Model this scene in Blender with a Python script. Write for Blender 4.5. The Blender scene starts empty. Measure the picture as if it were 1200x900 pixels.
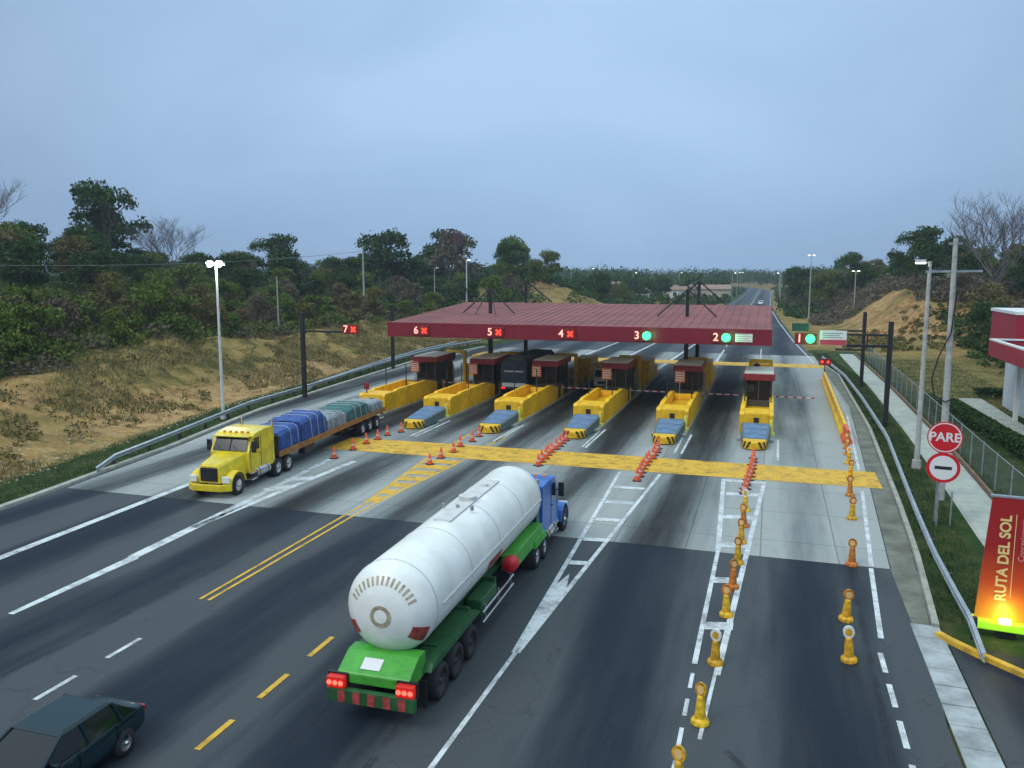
import bpy, math, random
import numpy as np
from mathutils import Vector, Matrix
R = math.radians
random.seed(7)
rng = np.random.default_rng(7)
scene = bpy.context.scene
col = scene.collection

# ---------------------------------------------------------------- camera, sky, sun, exposure
cam_data = bpy.data.cameras.new('camera')
cam = bpy.data.objects.new('camera', cam_data)
col.objects.link(cam)
cam.location = (0, 0, 11.5)
cam.rotation_euler = (R(90 - 7.805), 0, R(17.421))
cam_data.sensor_width = 36
cam_data.lens = 36 * 963 / 1200
cam_data.clip_end = 6000
scene.camera = cam

SUN_EL, SUN_ROT = 14, 215           # soft dusk light from behind-left of the camera
world = bpy.data.worlds.new('World')
scene.world = world
world.use_nodes = True
nt = world.node_tree
nt.nodes.clear()
def wn(t, **k):
    n = nt.nodes.new(t)
    for a, b in k.items(): setattr(n, a, b)
    return n
sky = wn('ShaderNodeTexSky', sky_type='NISHITA', sun_disc=False)
sky.sun_elevation = R(SUN_EL); sky.sun_rotation = R(SUN_ROT)
sky.air_density = 1.3; sky.dust_density = 1.5; sky.ozone_density = 2.5
tc = wn('ShaderNodeTexCoord')
sep = wn('ShaderNodeSeparateXYZ'); nt.links.new(tc.outputs['Generated'], sep.inputs[0])
# cloud deck: low contrast streaks, flattened towards the horizon
mp = wn('ShaderNodeMapping'); mp.inputs['Scale'].default_value = (1.3, 1.3, 3.2)
nt.links.new(tc.outputs['Generated'], mp.inputs[0])
nz = wn('ShaderNodeTexNoise'); nz.inputs['Scale'].default_value = 1.5; nz.inputs['Detail'].default_value = 4; nz.inputs['Roughness'].default_value = .5; nz.inputs['Distortion'].default_value = .5
nt.links.new(mp.outputs[0], nz.inputs['Vector'])
cr = wn('ShaderNodeValToRGB')
e = cr.color_ramp.elements
e[0].position = .36; e[0].color = (3.55, 5.35, 8.0, 1)
e[1].position = .66; e[1].color = (4.4, 6.35, 9.15, 1)
nt.links.new(nz.outputs['Fac'], cr.inputs[0])
# overcast brightness by elevation: a bright low band, a darker belt, a bright zenith behind it all
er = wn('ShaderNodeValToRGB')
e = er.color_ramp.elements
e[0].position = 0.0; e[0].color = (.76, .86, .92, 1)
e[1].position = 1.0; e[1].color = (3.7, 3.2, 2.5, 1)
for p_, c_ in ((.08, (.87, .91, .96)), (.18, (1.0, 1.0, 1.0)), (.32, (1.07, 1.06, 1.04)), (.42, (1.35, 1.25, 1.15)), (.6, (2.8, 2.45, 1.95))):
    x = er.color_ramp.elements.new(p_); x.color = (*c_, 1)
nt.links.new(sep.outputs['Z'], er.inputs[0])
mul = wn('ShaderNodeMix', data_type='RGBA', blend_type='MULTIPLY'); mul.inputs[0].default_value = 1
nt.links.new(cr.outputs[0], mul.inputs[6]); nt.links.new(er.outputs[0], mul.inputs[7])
# the cloud is a little thinner and brighter down the road
dp = wn('ShaderNodeVectorMath', operation='DOT_PRODUCT'); dp.inputs[1].default_value = (-.25, .935, .25)
nt.links.new(tc.outputs['Generated'], dp.inputs[0])
dm = wn('ShaderNodeMapRange', interpolation_type='SMOOTHSTEP'); dm.inputs['From Min'].default_value = .80; dm.inputs['From Max'].default_value = 1.0; dm.inputs['To Min'].default_value = .80; dm.inputs['To Max'].default_value = 1.06
nt.links.new(dp.outputs['Value'], dm.inputs[0])
mul2 = wn('ShaderNodeMix', data_type='RGBA', blend_type='MULTIPLY'); mul2.inputs[0].default_value = 1
nt.links.new(mul.outputs[2], mul2.inputs[6]); nt.links.new(dm.outputs[0], mul2.inputs[7]); mul = mul2
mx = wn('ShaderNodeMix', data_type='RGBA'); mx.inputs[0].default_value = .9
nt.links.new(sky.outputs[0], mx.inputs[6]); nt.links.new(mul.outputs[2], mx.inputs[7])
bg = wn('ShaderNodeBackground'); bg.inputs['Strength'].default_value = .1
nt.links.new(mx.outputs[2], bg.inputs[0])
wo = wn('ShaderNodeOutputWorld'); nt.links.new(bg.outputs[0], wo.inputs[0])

sl = bpy.data.lights.new('sun', 'SUN'); sl.energy = 1.2; sl.angle = R(25); sl.color = (1, .96, .9)
so = bpy.data.objects.new('sun', sl); col.objects.link(so)
az = R(SUN_ROT)
sd = Vector((math.sin(az) * math.cos(R(50)), math.cos(az) * math.cos(R(50)), math.sin(R(50))))
so.rotation_euler = sd.to_track_quat('Z', 'Y').to_euler()

vs = scene.view_settings
vs.view_transform = 'Standard'; vs.look = 'None'; vs.exposure = 0.0; vs.gamma = 1; vs.use_curve_mapping = False
scene.render.engine = 'CYCLES'
scene.cycles.max_bounces = 6; scene.cycles.volume_bounces = 0

# ---------------------------------------------------------------- materials
MATS = {}
def mat(name, base, rough=.6, metal=0, var=.0, scale=3, dark=None, emit=None, estr=0, bump=0, spec=.5, bscale=None, coord='Object', randv=0):
    if name in MATS: return MATS[name]
    m = bpy.data.materials.new(name); m.use_nodes = True
    n = m.node_tree.nodes; L = m.node_tree.links
    b = n['Principled BSDF']
    b.inputs['Base Color'].default_value = (*base, 1)
    b.inputs['Roughness'].default_value = rough
    b.inputs['Metallic'].default_value = metal
    b.inputs['Specular IOR Level'].default_value = spec
    t = n.new('ShaderNodeTexCoord')
    if var or dark:
        no = n.new('ShaderNodeTexNoise'); no.inputs['Scale'].default_value = scale; no.inputs['Detail'].default_value = 6; no.inputs['Roughness'].default_value = .65
        L.new(t.outputs[coord], no.inputs['Vector'])
        r = n.new('ShaderNodeValToRGB')
        d = dark or tuple(c * (1 - var) for c in base)
        h = tuple(min(1, c * (1 + var * .5)) for c in base)
        r.color_ramp.elements[0].position = .35; r.color_ramp.elements[0].color = (*d, 1)
        r.color_ramp.elements[1].position = .62; r.color_ramp.elements[1].color = (*h, 1)
        L.new(no.outputs['Fac'], r.inputs[0])
        out = r.outputs[0]
        if randv:
            oi = n.new('ShaderNodeObjectInfo'); hs = n.new('ShaderNodeHueSaturation')
            mr = n.new('ShaderNodeMapRange'); mr.inputs['To Min'].default_value = 1 - randv; mr.inputs['To Max'].default_value = 1 + randv
            L.new(oi.outputs['Random'], mr.inputs[0]); L.new(mr.outputs[0], hs.inputs['Value'])
            mr2 = n.new('ShaderNodeMapRange'); mr2.inputs['To Min'].default_value = .49; mr2.inputs['To Max'].default_value = .507
            ml = n.new('ShaderNodeMath'); ml.operation = 'FRACT'; mm = n.new('ShaderNodeMath'); mm.operation = 'MULTIPLY'; mm.inputs[1].default_value = 7.3
            L.new(oi.outputs['Random'], mm.inputs[0]); L.new(mm.outputs[0], ml.inputs[0]); L.new(ml.outputs[0], mr2.inputs[0]); L.new(mr2.outputs[0], hs.inputs['Hue'])
            L.new(out, hs.inputs['Color']); out = hs.outputs[0]
        L.new(out, b.inputs['Base Color'])
    if bump:
        nb = n.new('ShaderNodeTexNoise'); nb.inputs['Scale'].default_value = bscale or scale * 4; nb.inputs['Detail'].default_value = 5
        L.new(t.outputs[coord], nb.inputs['Vector'])
        bp = n.new('ShaderNodeBump'); bp.inputs['Strength'].default_value = bump; bp.inputs['Distance'].default_value = .05
        L.new(nb.outputs['Fac'], bp.inputs['Height']); L.new(bp.outputs[0], b.inputs['Normal'])
    if emit:
        b.inputs['Emission Color'].default_value = (*emit, 1); b.inputs['Emission Strength'].default_value = estr
    MATS[name] = m
    return m

def leafmat(name, c1, c2, c3=None):
    m = bpy.data.materials.new(name); m.use_nodes = True
    n = m.node_tree.nodes; L = m.node_tree.links; b = n['Principled BSDF']
    b.inputs['Roughness'].default_value = .75; b.inputs['Specular IOR Level'].default_value = .15
    t = n.new('ShaderNodeTexCoord')
    no = n.new('ShaderNodeTexNoise'); no.inputs['Scale'].default_value = .55; no.inputs['Detail'].default_value = 5; no.inputs['Roughness'].default_value = .7
    L.new(t.outputs['Object'], no.inputs['Vector'])
    r = n.new('ShaderNodeValToRGB'); r.color_ramp.elements[0].position = .33; r.color_ramp.elements[0].color = (*c1, 1)
    r.color_ramp.elements[1].position = .68; r.color_ramp.elements[1].color = (*c2, 1)
    L.new(no.outputs['Fac'], r.inputs[0])
    oi = n.new('ShaderNodeObjectInfo')
    mixn = n.new('ShaderNodeMix'); mixn.data_type = 'RGBA'
    mr = n.new('ShaderNodeMapRange'); mr.inputs['To Min'].default_value = 0; mr.inputs['To Max'].default_value = .75
    L.new(oi.outputs['Random'], mr.inputs[0]); L.new(mr.outputs[0], mixn.inputs[0])
    L.new(r.outputs[0], mixn.inputs[6]); mixn.inputs[7].default_value = (*(c3 or c2), 1)
    L.new(mixn.outputs[2], b.inputs['Base Color'])
    b.inputs['Subsurface Weight'].default_value = 0
    MATS[name] = m
    return m

M = dict(
 yellow=mat('toll_yellow', (.85, .48, .006), .5, var=.25, scale=1.2),
 yellowpaint=mat('yellow_truck_paint', (.80, .60, .015), .3, var=.12, scale=1.5, dark=(.60, .44, .03)),
 black=mat('black_metal', (.012, .012, .013), .5),
 rubber=mat('rubber', (.018, .018, .019), .8, var=.4),
 darkmetal=mat('dark_metal', (.05, .05, .05), .5, .4, var=.3),
 chrome=mat('chrome', (.6, .6, .6), .25, .9),
 galv=mat('galvanised', (.36, .40, .43), .45, .5, var=.25, scale=2),
 concrete_post=mat('concrete_post', (.42, .42, .39), .85, var=.25, scale=4),
 whitepost=mat('white_post', (.62, .64, .62), .5, var=.15, scale=2),
 fascia=mat('fascia_red', (.20, .006, .022), .45, var=.18, scale=.8),
 bldgred=mat('building_red', (.36, .008, .03), .4, var=.12, scale=.8),
 white=mat('white_paint', (.78, .78, .76), .4, var=.08),
 offwhite=mat('off_white', (.6, .6, .57), .6, var=.15),
 glass=mat('dark_glass', (.010, .018, .018), .12, spec=.35),
 glassblue=mat('blue_glass', (.30, .42, .52), .12, spec=.8),
 orange=mat('cone_orange', (.75, .09, .02), .5),
 bolorange=mat('bollard_orange', (.50, .17, .015), .6, var=.5, scale=6, randv=.2),
 bolyellow=mat('bollard_yellow', (.66, .38, .012), .6, var=.5, scale=6, randv=.2),
 tank=mat('tank_white', (.83, .84, .80), .32, var=.06, scale=.9, dark=(.72, .72, .66)),
 green=mat('truck_green', (.07, .38, .04), .4, var=.35, scale=1.2),
 dkgreen=mat('truck_dark_green', (.02, .10, .03), .5, var=.3),
 blue=mat('truck_blue', (.01, .12, .45), .3),
 tarpblue=mat('blue_tarp', (.010, .065, .27), .55, var=.35, scale=1.5, bump=.6, bscale=3),
 tarpgrey=mat('grey_tarp', (.22, .26, .29), .7, var=.4, scale=1.2, bump=.6, bscale=3),
 tarpteal=mat('teal_tarp', (.03, .12, .115), .6, var=.35, scale=1.2, bump=.6, bscale=3),
 tarpdark=mat('dark_tarp', (.02, .04, .06), .6, var=.4, scale=1.5, bump=.5, bscale=3),
 wood=mat('orange_timber', (.33, .14, .03), .7, var=.4, scale=2),
 cushion=mat('cushion_blue_grey', (.10, .19, .33), .5, var=.3, scale=2),
 cushionside=mat('cushion_side', (.10, .14, .15), .6, var=.3),
 red=mat('sign_red', (.60, .01, .02), .4),
 signwhite=mat('sign_white', (.75, .73, .72), .4),
 boothglass=mat('booth_glass', (.008, .010, .012), .25, spec=.35),
 carglass=mat('car_glass', (.004, .005, .006), .06, spec=.5),
 booth=mat('booth_frame', (.07, .065, .06), .5, .2),
 boothred=mat('booth_red', (.24, .015, .02), .5, var=.3),
 car=mat('teal_car_paint', (.002, .020, .028), .22, spec=.4),
 wall=mat('house_wall', (.5, .45, .36), .8, var=.2, scale=.4, randv=.25),
 tile=mat('house_roof', (.25, .17, .13), .8, var=.3, scale=1, randv=.3),
 bark=mat('bark', (.13, .10, .075), .9, var=.4, scale=2),
 drywood=mat('dry_branches', (.13, .12, .125), .9, var=.3, scale=1),
 tail=mat('tail_red', (.3, .01, .01), .3, emit=(1, .02, .012), estr=1.5),
 headl=mat('headlight_glass', (.75, .78, .7), .15),
 ledred=mat('led_red', (.6, .02, .01), .4, emit=(1, .06, .03), estr=1.6),
 ledwhite=mat('led_digit', (.8, .4, .35), .4, emit=(1, .42, .34), estr=1.3),
 ledgreen=mat('led_green', (.1, .9, .3), .4, emit=(.06, 1, .28), estr=1.5),
 lampw=mat('lamp_glow', (1, 1, .9), .4, emit=(.85, 1, .82), estr=22),
 lamps=mat('small_lamp_glow', (1, 1, .9), .4, emit=(.95, 1, .93), estr=8),
 kerb=mat('kerb_concrete', (.34, .34, .29), .85, var=.3, scale=1.5),
 ykerb=mat('kerb_yellow', (.62, .36, .03), .7, var=.35, scale=2),
 walk=mat('walk_concrete', (.36, .38, .33), .85, var=.2, scale=.8, bump=.2),
 drain=mat('drain_slab', (.33, .36, .36), .8, var=.4, scale=.9),
 hedge=leafmat('hedge_leaf', (.012, .035, .012), (.04, .085, .02)),
)

# ---------------------------------------------------------------- builders
class MB:
    def __init__(s): s.v = []; s.f = []; s.sm = []
    def add(s, vs_, fs_, smooth=False):
        o = len(s.v); s.v += [tuple(v) for v in vs_]; s.f += [tuple(i + o for i in f) for f in fs_]; s.sm += [smooth] * len(fs_); return s
    def box(s, x0, y0, z0, x1, y1, z1, mtx=None):
        vs_ = [Vector((x, y, z)) for z in (z0, z1) for y in (y0, y1) for x in (x0, x1)]
        if mtx: vs_ = [mtx @ v for v in vs_]
        return s.add(vs_, [(0, 2, 3, 1), (4, 5, 7, 6), (0, 1, 5, 4), (2, 6, 7, 3), (0, 4, 6, 2), (1, 3, 7, 5)])
    def cyl(s, a, b, r0, r1=None, n=12, caps=True):
        a = Vector(a); b = Vector(b); r1 = r0 if r1 is None else r1
        d = (b - a).normalized(); q = d.to_track_quat('Z', 'Y'); vs_ = []
        for c, r in ((a, r0), (b, r1)):
            for i in range(n):
                t = 2 * math.pi * i / n
                vs_.append(c + q @ Vector((r * math.cos(t), r * math.sin(t), 0)))
        s.add(vs_, [(i, (i + 1) % n, n + (i + 1) % n, n + i) for i in range(n)], True)
        if caps:
            s.add(vs_, [tuple(range(n))[::-1], tuple(range(n, 2 * n))])
        return s
    def lathe(s, prof, n=20, axis='z', c=(0, 0, 0), smooth=True):
        vs_ = []
        for r, h in prof:
            for i in range(n):
                t = 2 * math.pi * i / n; a, b = r * math.cos(t), r * math.sin(t)
                p = {'z': (a, b, h), 'x': (h, a, b), 'y': (b, h, a)}[axis]
                vs_.append((p[0] + c[0], p[1] + c[1], p[2] + c[2]))
        fs_ = [(k * n + i, k * n + (i + 1) % n, (k + 1) * n + (i + 1) % n, (k + 1) * n + i) for k in range(len(prof) - 1) for i in range(n)]
        return s.add(vs_, fs_, smooth)
    def loft(s, secs, cap=True, smooth=False):
        """secs: list of equal-length closed rings"""
        n = len(secs[0]); vs_ = [p for r in secs for p in r]
        fs_ = [(k * n + i, k * n + (i + 1) % n, (k + 1) * n + (i + 1) % n, (k + 1) * n + i) for k in range(len(secs) - 1) for i in range(n)]
        s.add(vs_, fs_, smooth)
        if cap: s.add(vs_, [tuple(range(n))[::-1], tuple(range((len(secs) - 1) * n, len(secs) * n))])
        return s
    def prism(s, prof, x0, x1):
        """prof: (y,z) outline extruded along x"""
        return s.loft([[(x0, y, z) for y, z in prof], [(x1, y, z) for y, z in prof]])
    def quad(s, a, b, c, d): return s.add([a, b, c, d], [(0, 1, 2, 3)])
    def poly(s, pts): return s.add(pts, [tuple(range(len(pts)))])
    def strip(s, x0, y0, x1, y1, w, z, w1=None):
        w1 = w if w1 is None else w1
        d = Vector((x1 - x0, y1 - y0)).normalized(); n = Vector((-d.y, d.x))
        return s.quad((x0 - n.x * w / 2, y0 - n.y * w / 2, z), (x1 - n.x * w1 / 2, y1 - n.y * w1 / 2, z), (x1 + n.x * w1 / 2, y1 + n.y * w1 / 2, z), (x0 + n.x * w / 2, y0 + n.y * w / 2, z))
    def mesh(s, name, m):
        me = bpy.data.meshes.new(name); me.from_pydata(s.v, [], s.f); me.update()
        me.polygons.foreach_set('use_smooth', s.sm)
        import bmesh as bm_
        bm = bm_.new(); bm.from_mesh(me); bm_.ops.recalc_face_normals(bm, faces=bm.faces); bm.to_mesh(me); bm.free()
        me.materials.append(m); return me
    def build(s, name, m, parent=None, bevel=0, loc=None):
        o = bpy.data.objects.new(name, s.mesh(name, m)); col.objects.link(o)
        if parent: o.parent = parent
        if loc: o.location = loc
        if bevel:
            bv = o.modifiers.new('bevel', 'BEVEL'); bv.width = bevel; bv.segments = 2; bv.limit_method = 'ANGLE'
        return o
def tag(o, label=None, cat=None, group=None, kind=None):
    if label: o['label'] = label
    if cat: o['category'] = cat
    if group: o['group'] = group
    if kind: o['kind'] = kind
    return o
def empty(name, label, cat, loc=(0, 0, 0), rz=0, group=None):
    o = bpy.data.objects.new(name, None); col.objects.link(o); o.location = loc; o.rotation_euler = (0, 0, rz)
    o.empty_display_size = .2
    return tag(o, label, cat, group)
def kids(o): return [c for c in bpy.data.objects if c.parent == o]
def copy_tree(o, loc=None, rz=None, label=None, parent=None, scale=None, kidmap={}):
    c = o.copy(); col.objects.link(c)
    if parent: c.parent = parent
    if loc is not None: c.location = loc
    if rz is not None: c.rotation_euler = (0, 0, rz)
    if scale is not None: c.scale = scale
    if label: c['label'] = label
    if o.name not in kidmap: kidmap[o.name] = kids(o)
    for k in kidmap[o.name]: copy_tree(k, parent=c)
    return c
def text_mesh(name, txt, size, m, parent, loc, rot, extrude=.01, align='CENTER', bold=0):
    cu = bpy.data.curves.new(name, 'FONT'); cu.body = txt; cu.size = size; cu.extrude = extrude; cu.align_x = align; cu.align_y = 'CENTER'; cu.offset = bold
    t = bpy.data.objects.new('t', cu); col.objects.link(t)
    dg = bpy.context.evaluated_depsgraph_get(); me = bpy.data.meshes.new_from_object(t.evaluated_get(dg))
    bpy.data.objects.remove(t); bpy.data.curves.remove(cu)
    me.materials.clear(); me.materials.append(m); me.name = name
    o = bpy.data.objects.new(name, me); col.objects.link(o); o.parent = parent; o.location = loc; o.rotation_euler = rot
    return o
def ss(x, a, b):
    t = np.clip((np.asarray(x, float) - a) / (b - a), 0, 1); return t * t * (3 - 2 * t)

# ---------------------------------------------------------------- ground heights
YL = [-60, 30, 44, 58, 75, 98, 125, 160, 200, 250, 320, 520, 600, 700, 900, 4000]
XLv = [-35.2, -35.3, -37.3, -40.2, -41.7, -43.5, -41, -35, -27, -19, -14, -14, -24, -58, -160, -160]
YR = [-60, 24, 28, 36, 44, 52, 65, 98, 110, 144, 200, 280, 520, 600, 700, 900, 4000]
XRv = [4.75, 4.75, 5.4, 6.0, 6.4, 6.7, 7.2, 7.4, 6.2, 4.5, 2.5, .5, .5, -9, -42, -142, -142]
def XL(y): return np.interp(y, YL, XLv)
def XR(y): return np.interp(y, YR, XRv)
class VN:                              # small value noise
    def __init__(s, seed): s.t = np.random.default_rng(seed).random((256, 256))
    def __call__(s, x, y):
        x = np.asarray(x, float); y = np.asarray(y, float)
        xi = np.floor(x).astype(int); yi = np.floor(y).astype(int); u = x - xi; v = y - yi
        u = u * u * (3 - 2 * u); v = v * v * (3 - 2 * v); g = lambda a, b: s.t[a % 256, b % 256]
        return (g(xi, yi) * (1 - u) + g(xi + 1, yi) * u) * (1 - v) + (g(xi, yi + 1) * (1 - u) + g(xi + 1, yi + 1) * u) * v - .5
N1, N2, N3 = VN(1), VN(2), VN(3)
def ground(x, y):
    x = np.asarray(x, float); y = np.asarray(y, float)
    dl = XL(y) - x; dr = x - XR(y)
    hc = np.interp(y, [10, 35, 49, 55, 65, 69, 84, 112, 134, 170, 260, 500], [1.2, 2.4, 3.1, 3.5, 4.4, 4.5, 3.4, 3.5, 3.0, 3.0, 1.5, 1])
    ramp = ss(dl, 5.0 + N1(x * .12, y * .12) * 2.5, 17.5)
    zl = hc * ramp + ramp * (1 - ss(dl, 30, 50)) * (N1(x * .35, y * .35) * 1.3 + N2(x * .9, y * .9) * .6 - .5 * np.abs(N3(x * .12, y * .45)) * 2) * np.clip(hc / 3, 0, 1)
    hill = np.interp(y, [0, 60, 110, 150, 200, 300, 600], [4, 8, 9, 5.5, 5, 3.0, 2])
    zl = zl - 1.5 * ss(dl, 19, 26) + hill * ss(dl, 26, 75) + N3(x * .03, y * .03) * 4 * ss(dl, 40, 120)
    # bare mound beyond the canopy on the left
    mq = np.exp(-(((x + 60) / 15) ** 2 + ((y - 205) / 26) ** 2) ** 1.6)
    zl = zl + 7.6 * mq + mq * N2(x * .25, y * .25) * 2
    hr = np.interp(y, [125, 165, 230, 330, 420, 700], [0, 8.2, 8.5, 6, 3, 1])
    rr = ss(x, 12 + N1(x * .1, y * .1) * 4 + 6 * ss(y, 170, 150), 26)
    zr = hr * rr + rr * ss(y, 130, 150) * (N1(x * .25, y * .25) * 1.6 + N2(x * .7, y * .7) * .6 - 1.6 * np.abs(N3(x * .55, y * .1)) - 1.3 * np.abs(N2(x * .1, y * .5)))
    zr = zr + 6 * ss(x, 45, 110) * ss(y, 60, 130)
    z = np.where(dl > 0, zl, np.where(dr > 0, zr, 0))
    return z - .035 + np.where(dl > 1, 0.035 + .05 * N2(x * 1.3, y * 1.3), 0)

def axis(segs):
    out = []
    for a, b, st in segs: out += list(np.arange(a, b, st))
    return np.array(out + [segs[-1][1]], float)
gx = axis([(-1500, -300, 100), (-300, -100, 10), (-100, -66, 3), (-66, -34, .7), (-34, 4, 9.5), (4, 12, .5), (12, 50, 1.2), (50, 120, 5), (120, 300, 20), (300, 1500, 100)])
gy = axis([(-60, 8, 6), (8, 24, 2), (24, 130, 1.1), (130, 260, 2.2), (260, 420, 8), (420, 800, 30), (800, 3000, 200)])
GX, GY = np.meshgrid(gx, gy); GZ = ground(GX, GY)
nx, ny = len(gx), len(gy)
me = bpy.data.meshes.new('ground')
V = np.stack([GX, GY, GZ], -1).reshape(-1, 3)
ii, jj = np.meshgrid(np.arange(nx - 1), np.arange(ny - 1)); q = (jj * nx + ii).ravel()
F4 = np.stack([q, q + 1, q + nx + 1, q + nx], 1)
me.from_pydata(V.tolist(), [], F4.tolist()); me.polygons.foreach_set('use_smooth', [True] * len(F4))
# what covers the ground: red = bare soil, green = mown or lush grass
dl = XL(GY) - GX; dr = GX - XR(GY)
soil = ss(dl, 3.5, 7) * (1 - ss(dl, 20, 27)) * ss(GY, 5, 20) * (1 - ss(GY, 150, 190))
low = ss(dl, 2.5, 4.5) * (1 - ss(dl, 6.5, 12))
soil = np.clip(soil * (.42 + 1.1 * N1(GX * .09, GY * .07)) + low * .35 * ss(dl, 3, 5), 0, 1)
mq = np.exp(-(((GX + 60) / 17) ** 2 + ((GY - 205) / 28) ** 2) ** 1.6)
soil = np.maximum(soil, mq * (.75 + N1(GX * .12, GY * .12)))
cut = 1.1 * ss(GX, 14, 17) * (1 - ss(GX, 48, 70)) * ss(GY, 126, 140) * (1 - ss(GY, 182, 205)) * (1 - ss(GZ, 6.8, 8.2))
soil = np.clip(np.maximum(soil, cut * (.62 + .9 * N1(GX * .15, GY * .15))), 0, 1)
verge = np.where(dr > 0, np.clip(1 - ss(GY, 118, 140) - .55 * ss(GX, 12, 14) * ss(GY, 62, 80), 0, 1), np.where(dl > 0, np.maximum(1 - ss(dl, 3.2, 5.2), ss(dl, 18, 24) * .7), 0))
verge = np.clip(verge + .0 * GX, 0, 1)
ca = me.color_attributes.new('cover', 'FLOAT_COLOR', 'POINT')
ca.data.foreach_set('color', np.stack([soil, verge, 0 * soil, 0 * soil + 1], -1).astype(np.float32).ravel())
go = bpy.data.objects.new('ground', me); col.objects.link(go); tag(go, kind='structure')
def ground_mat():
    m = bpy.data.materials.new('ground'); m.use_nodes = True; n = m.node_tree.nodes; L = m.node_tree.links; b = n['Principled BSDF']
    b.inputs['Roughness'].default_value = .95; b.inputs['Specular IOR Level'].default_value = .1
    t = n.new('ShaderNodeTexCoord')
    def noise(sc, det=6, ro=.65):
        x = n.new('ShaderNodeTexNoise'); x.inputs['Scale'].default_value = sc; x.inputs['Detail'].default_value = det; x.inputs['Roughness'].default_value = ro
        L.new(t.outputs['Object'], x.inputs['Vector']); return x.outputs['Fac']
    def ramp(src, stops):
        r = n.new('ShaderNodeValToRGB'); el = r.color_ramp.elements
        while len(el) < len(stops): el.new(.5)
        for e_, (p_, c_) in zip(el, stops): e_.position = p_; e_.color = (*c_, 1)
        L.new(src, r.inputs[0]); return r.outputs[0]
    def mix(f, a, b_):
        x = n.new('ShaderNodeMix'); x.data_type = 'RGBA'; L.new(f, x.inputs[0]); L.new(a, x.inputs[6]); L.new(b_, x.inputs[7]); return x.outputs[2]
    dry = ramp(noise(.35, 8, .72), [(.30, (.045, .065, .016)), (.41, (.12, .105, .032)), (.52, (.25, .175, .058)), (.64, (.33, .24, .10)), (.78, (.09, .075, .035))])
    soilc = ramp(noise(.75, 8, .75), [(.3, (.10, .065, .03)), (.42, (.24, .145, .06)), (.54, (.40, .25, .10)), (.72, (.48, .35, .18))])
    grass = ramp(noise(.6, 8, .7), [(.3, (.014, .034, .009)), (.5, (.035, .062, .015)), (.62, (.075, .075, .028)), (.78, (.12, .095, .05))])
    at = n.new('ShaderNodeAttribute'); at.attribute_name = 'cover'
    sp = n.new('ShaderNodeSeparateColor'); L.new(at.outputs['Color'], sp.inputs[0])
    nf = noise(2.2, 4)
    def edge(ch):
        a = n.new('ShaderNodeMath'); a.operation = 'ADD'; L.new(ch, a.inputs[0]); L.new(nf, a.inputs[1])
        r = n.new('ShaderNodeMapRange'); r.inputs['From Min'].default_value = .85; r.inputs['From Max'].default_value = 1.12; L.new(a.outputs[0], r.inputs[0]); return r.outputs[0]
    c = mix(edge(sp.outputs[1]), dry, grass)
    c = mix(edge(sp.outputs[0]), c, soilc)
    L.new(c, b.inputs['Base Color'])
    bp = n.new('ShaderNodeBump'); bp.inputs['Strength'].default_value = .9; bp.inputs['Distance'].default_value = .25
    L.new(noise(1.5, 8, .7), bp.inputs['Height']); L.new(bp.outputs[0], b.inputs['Normal'])
    return m
me.materials.append(ground_mat())

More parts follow.
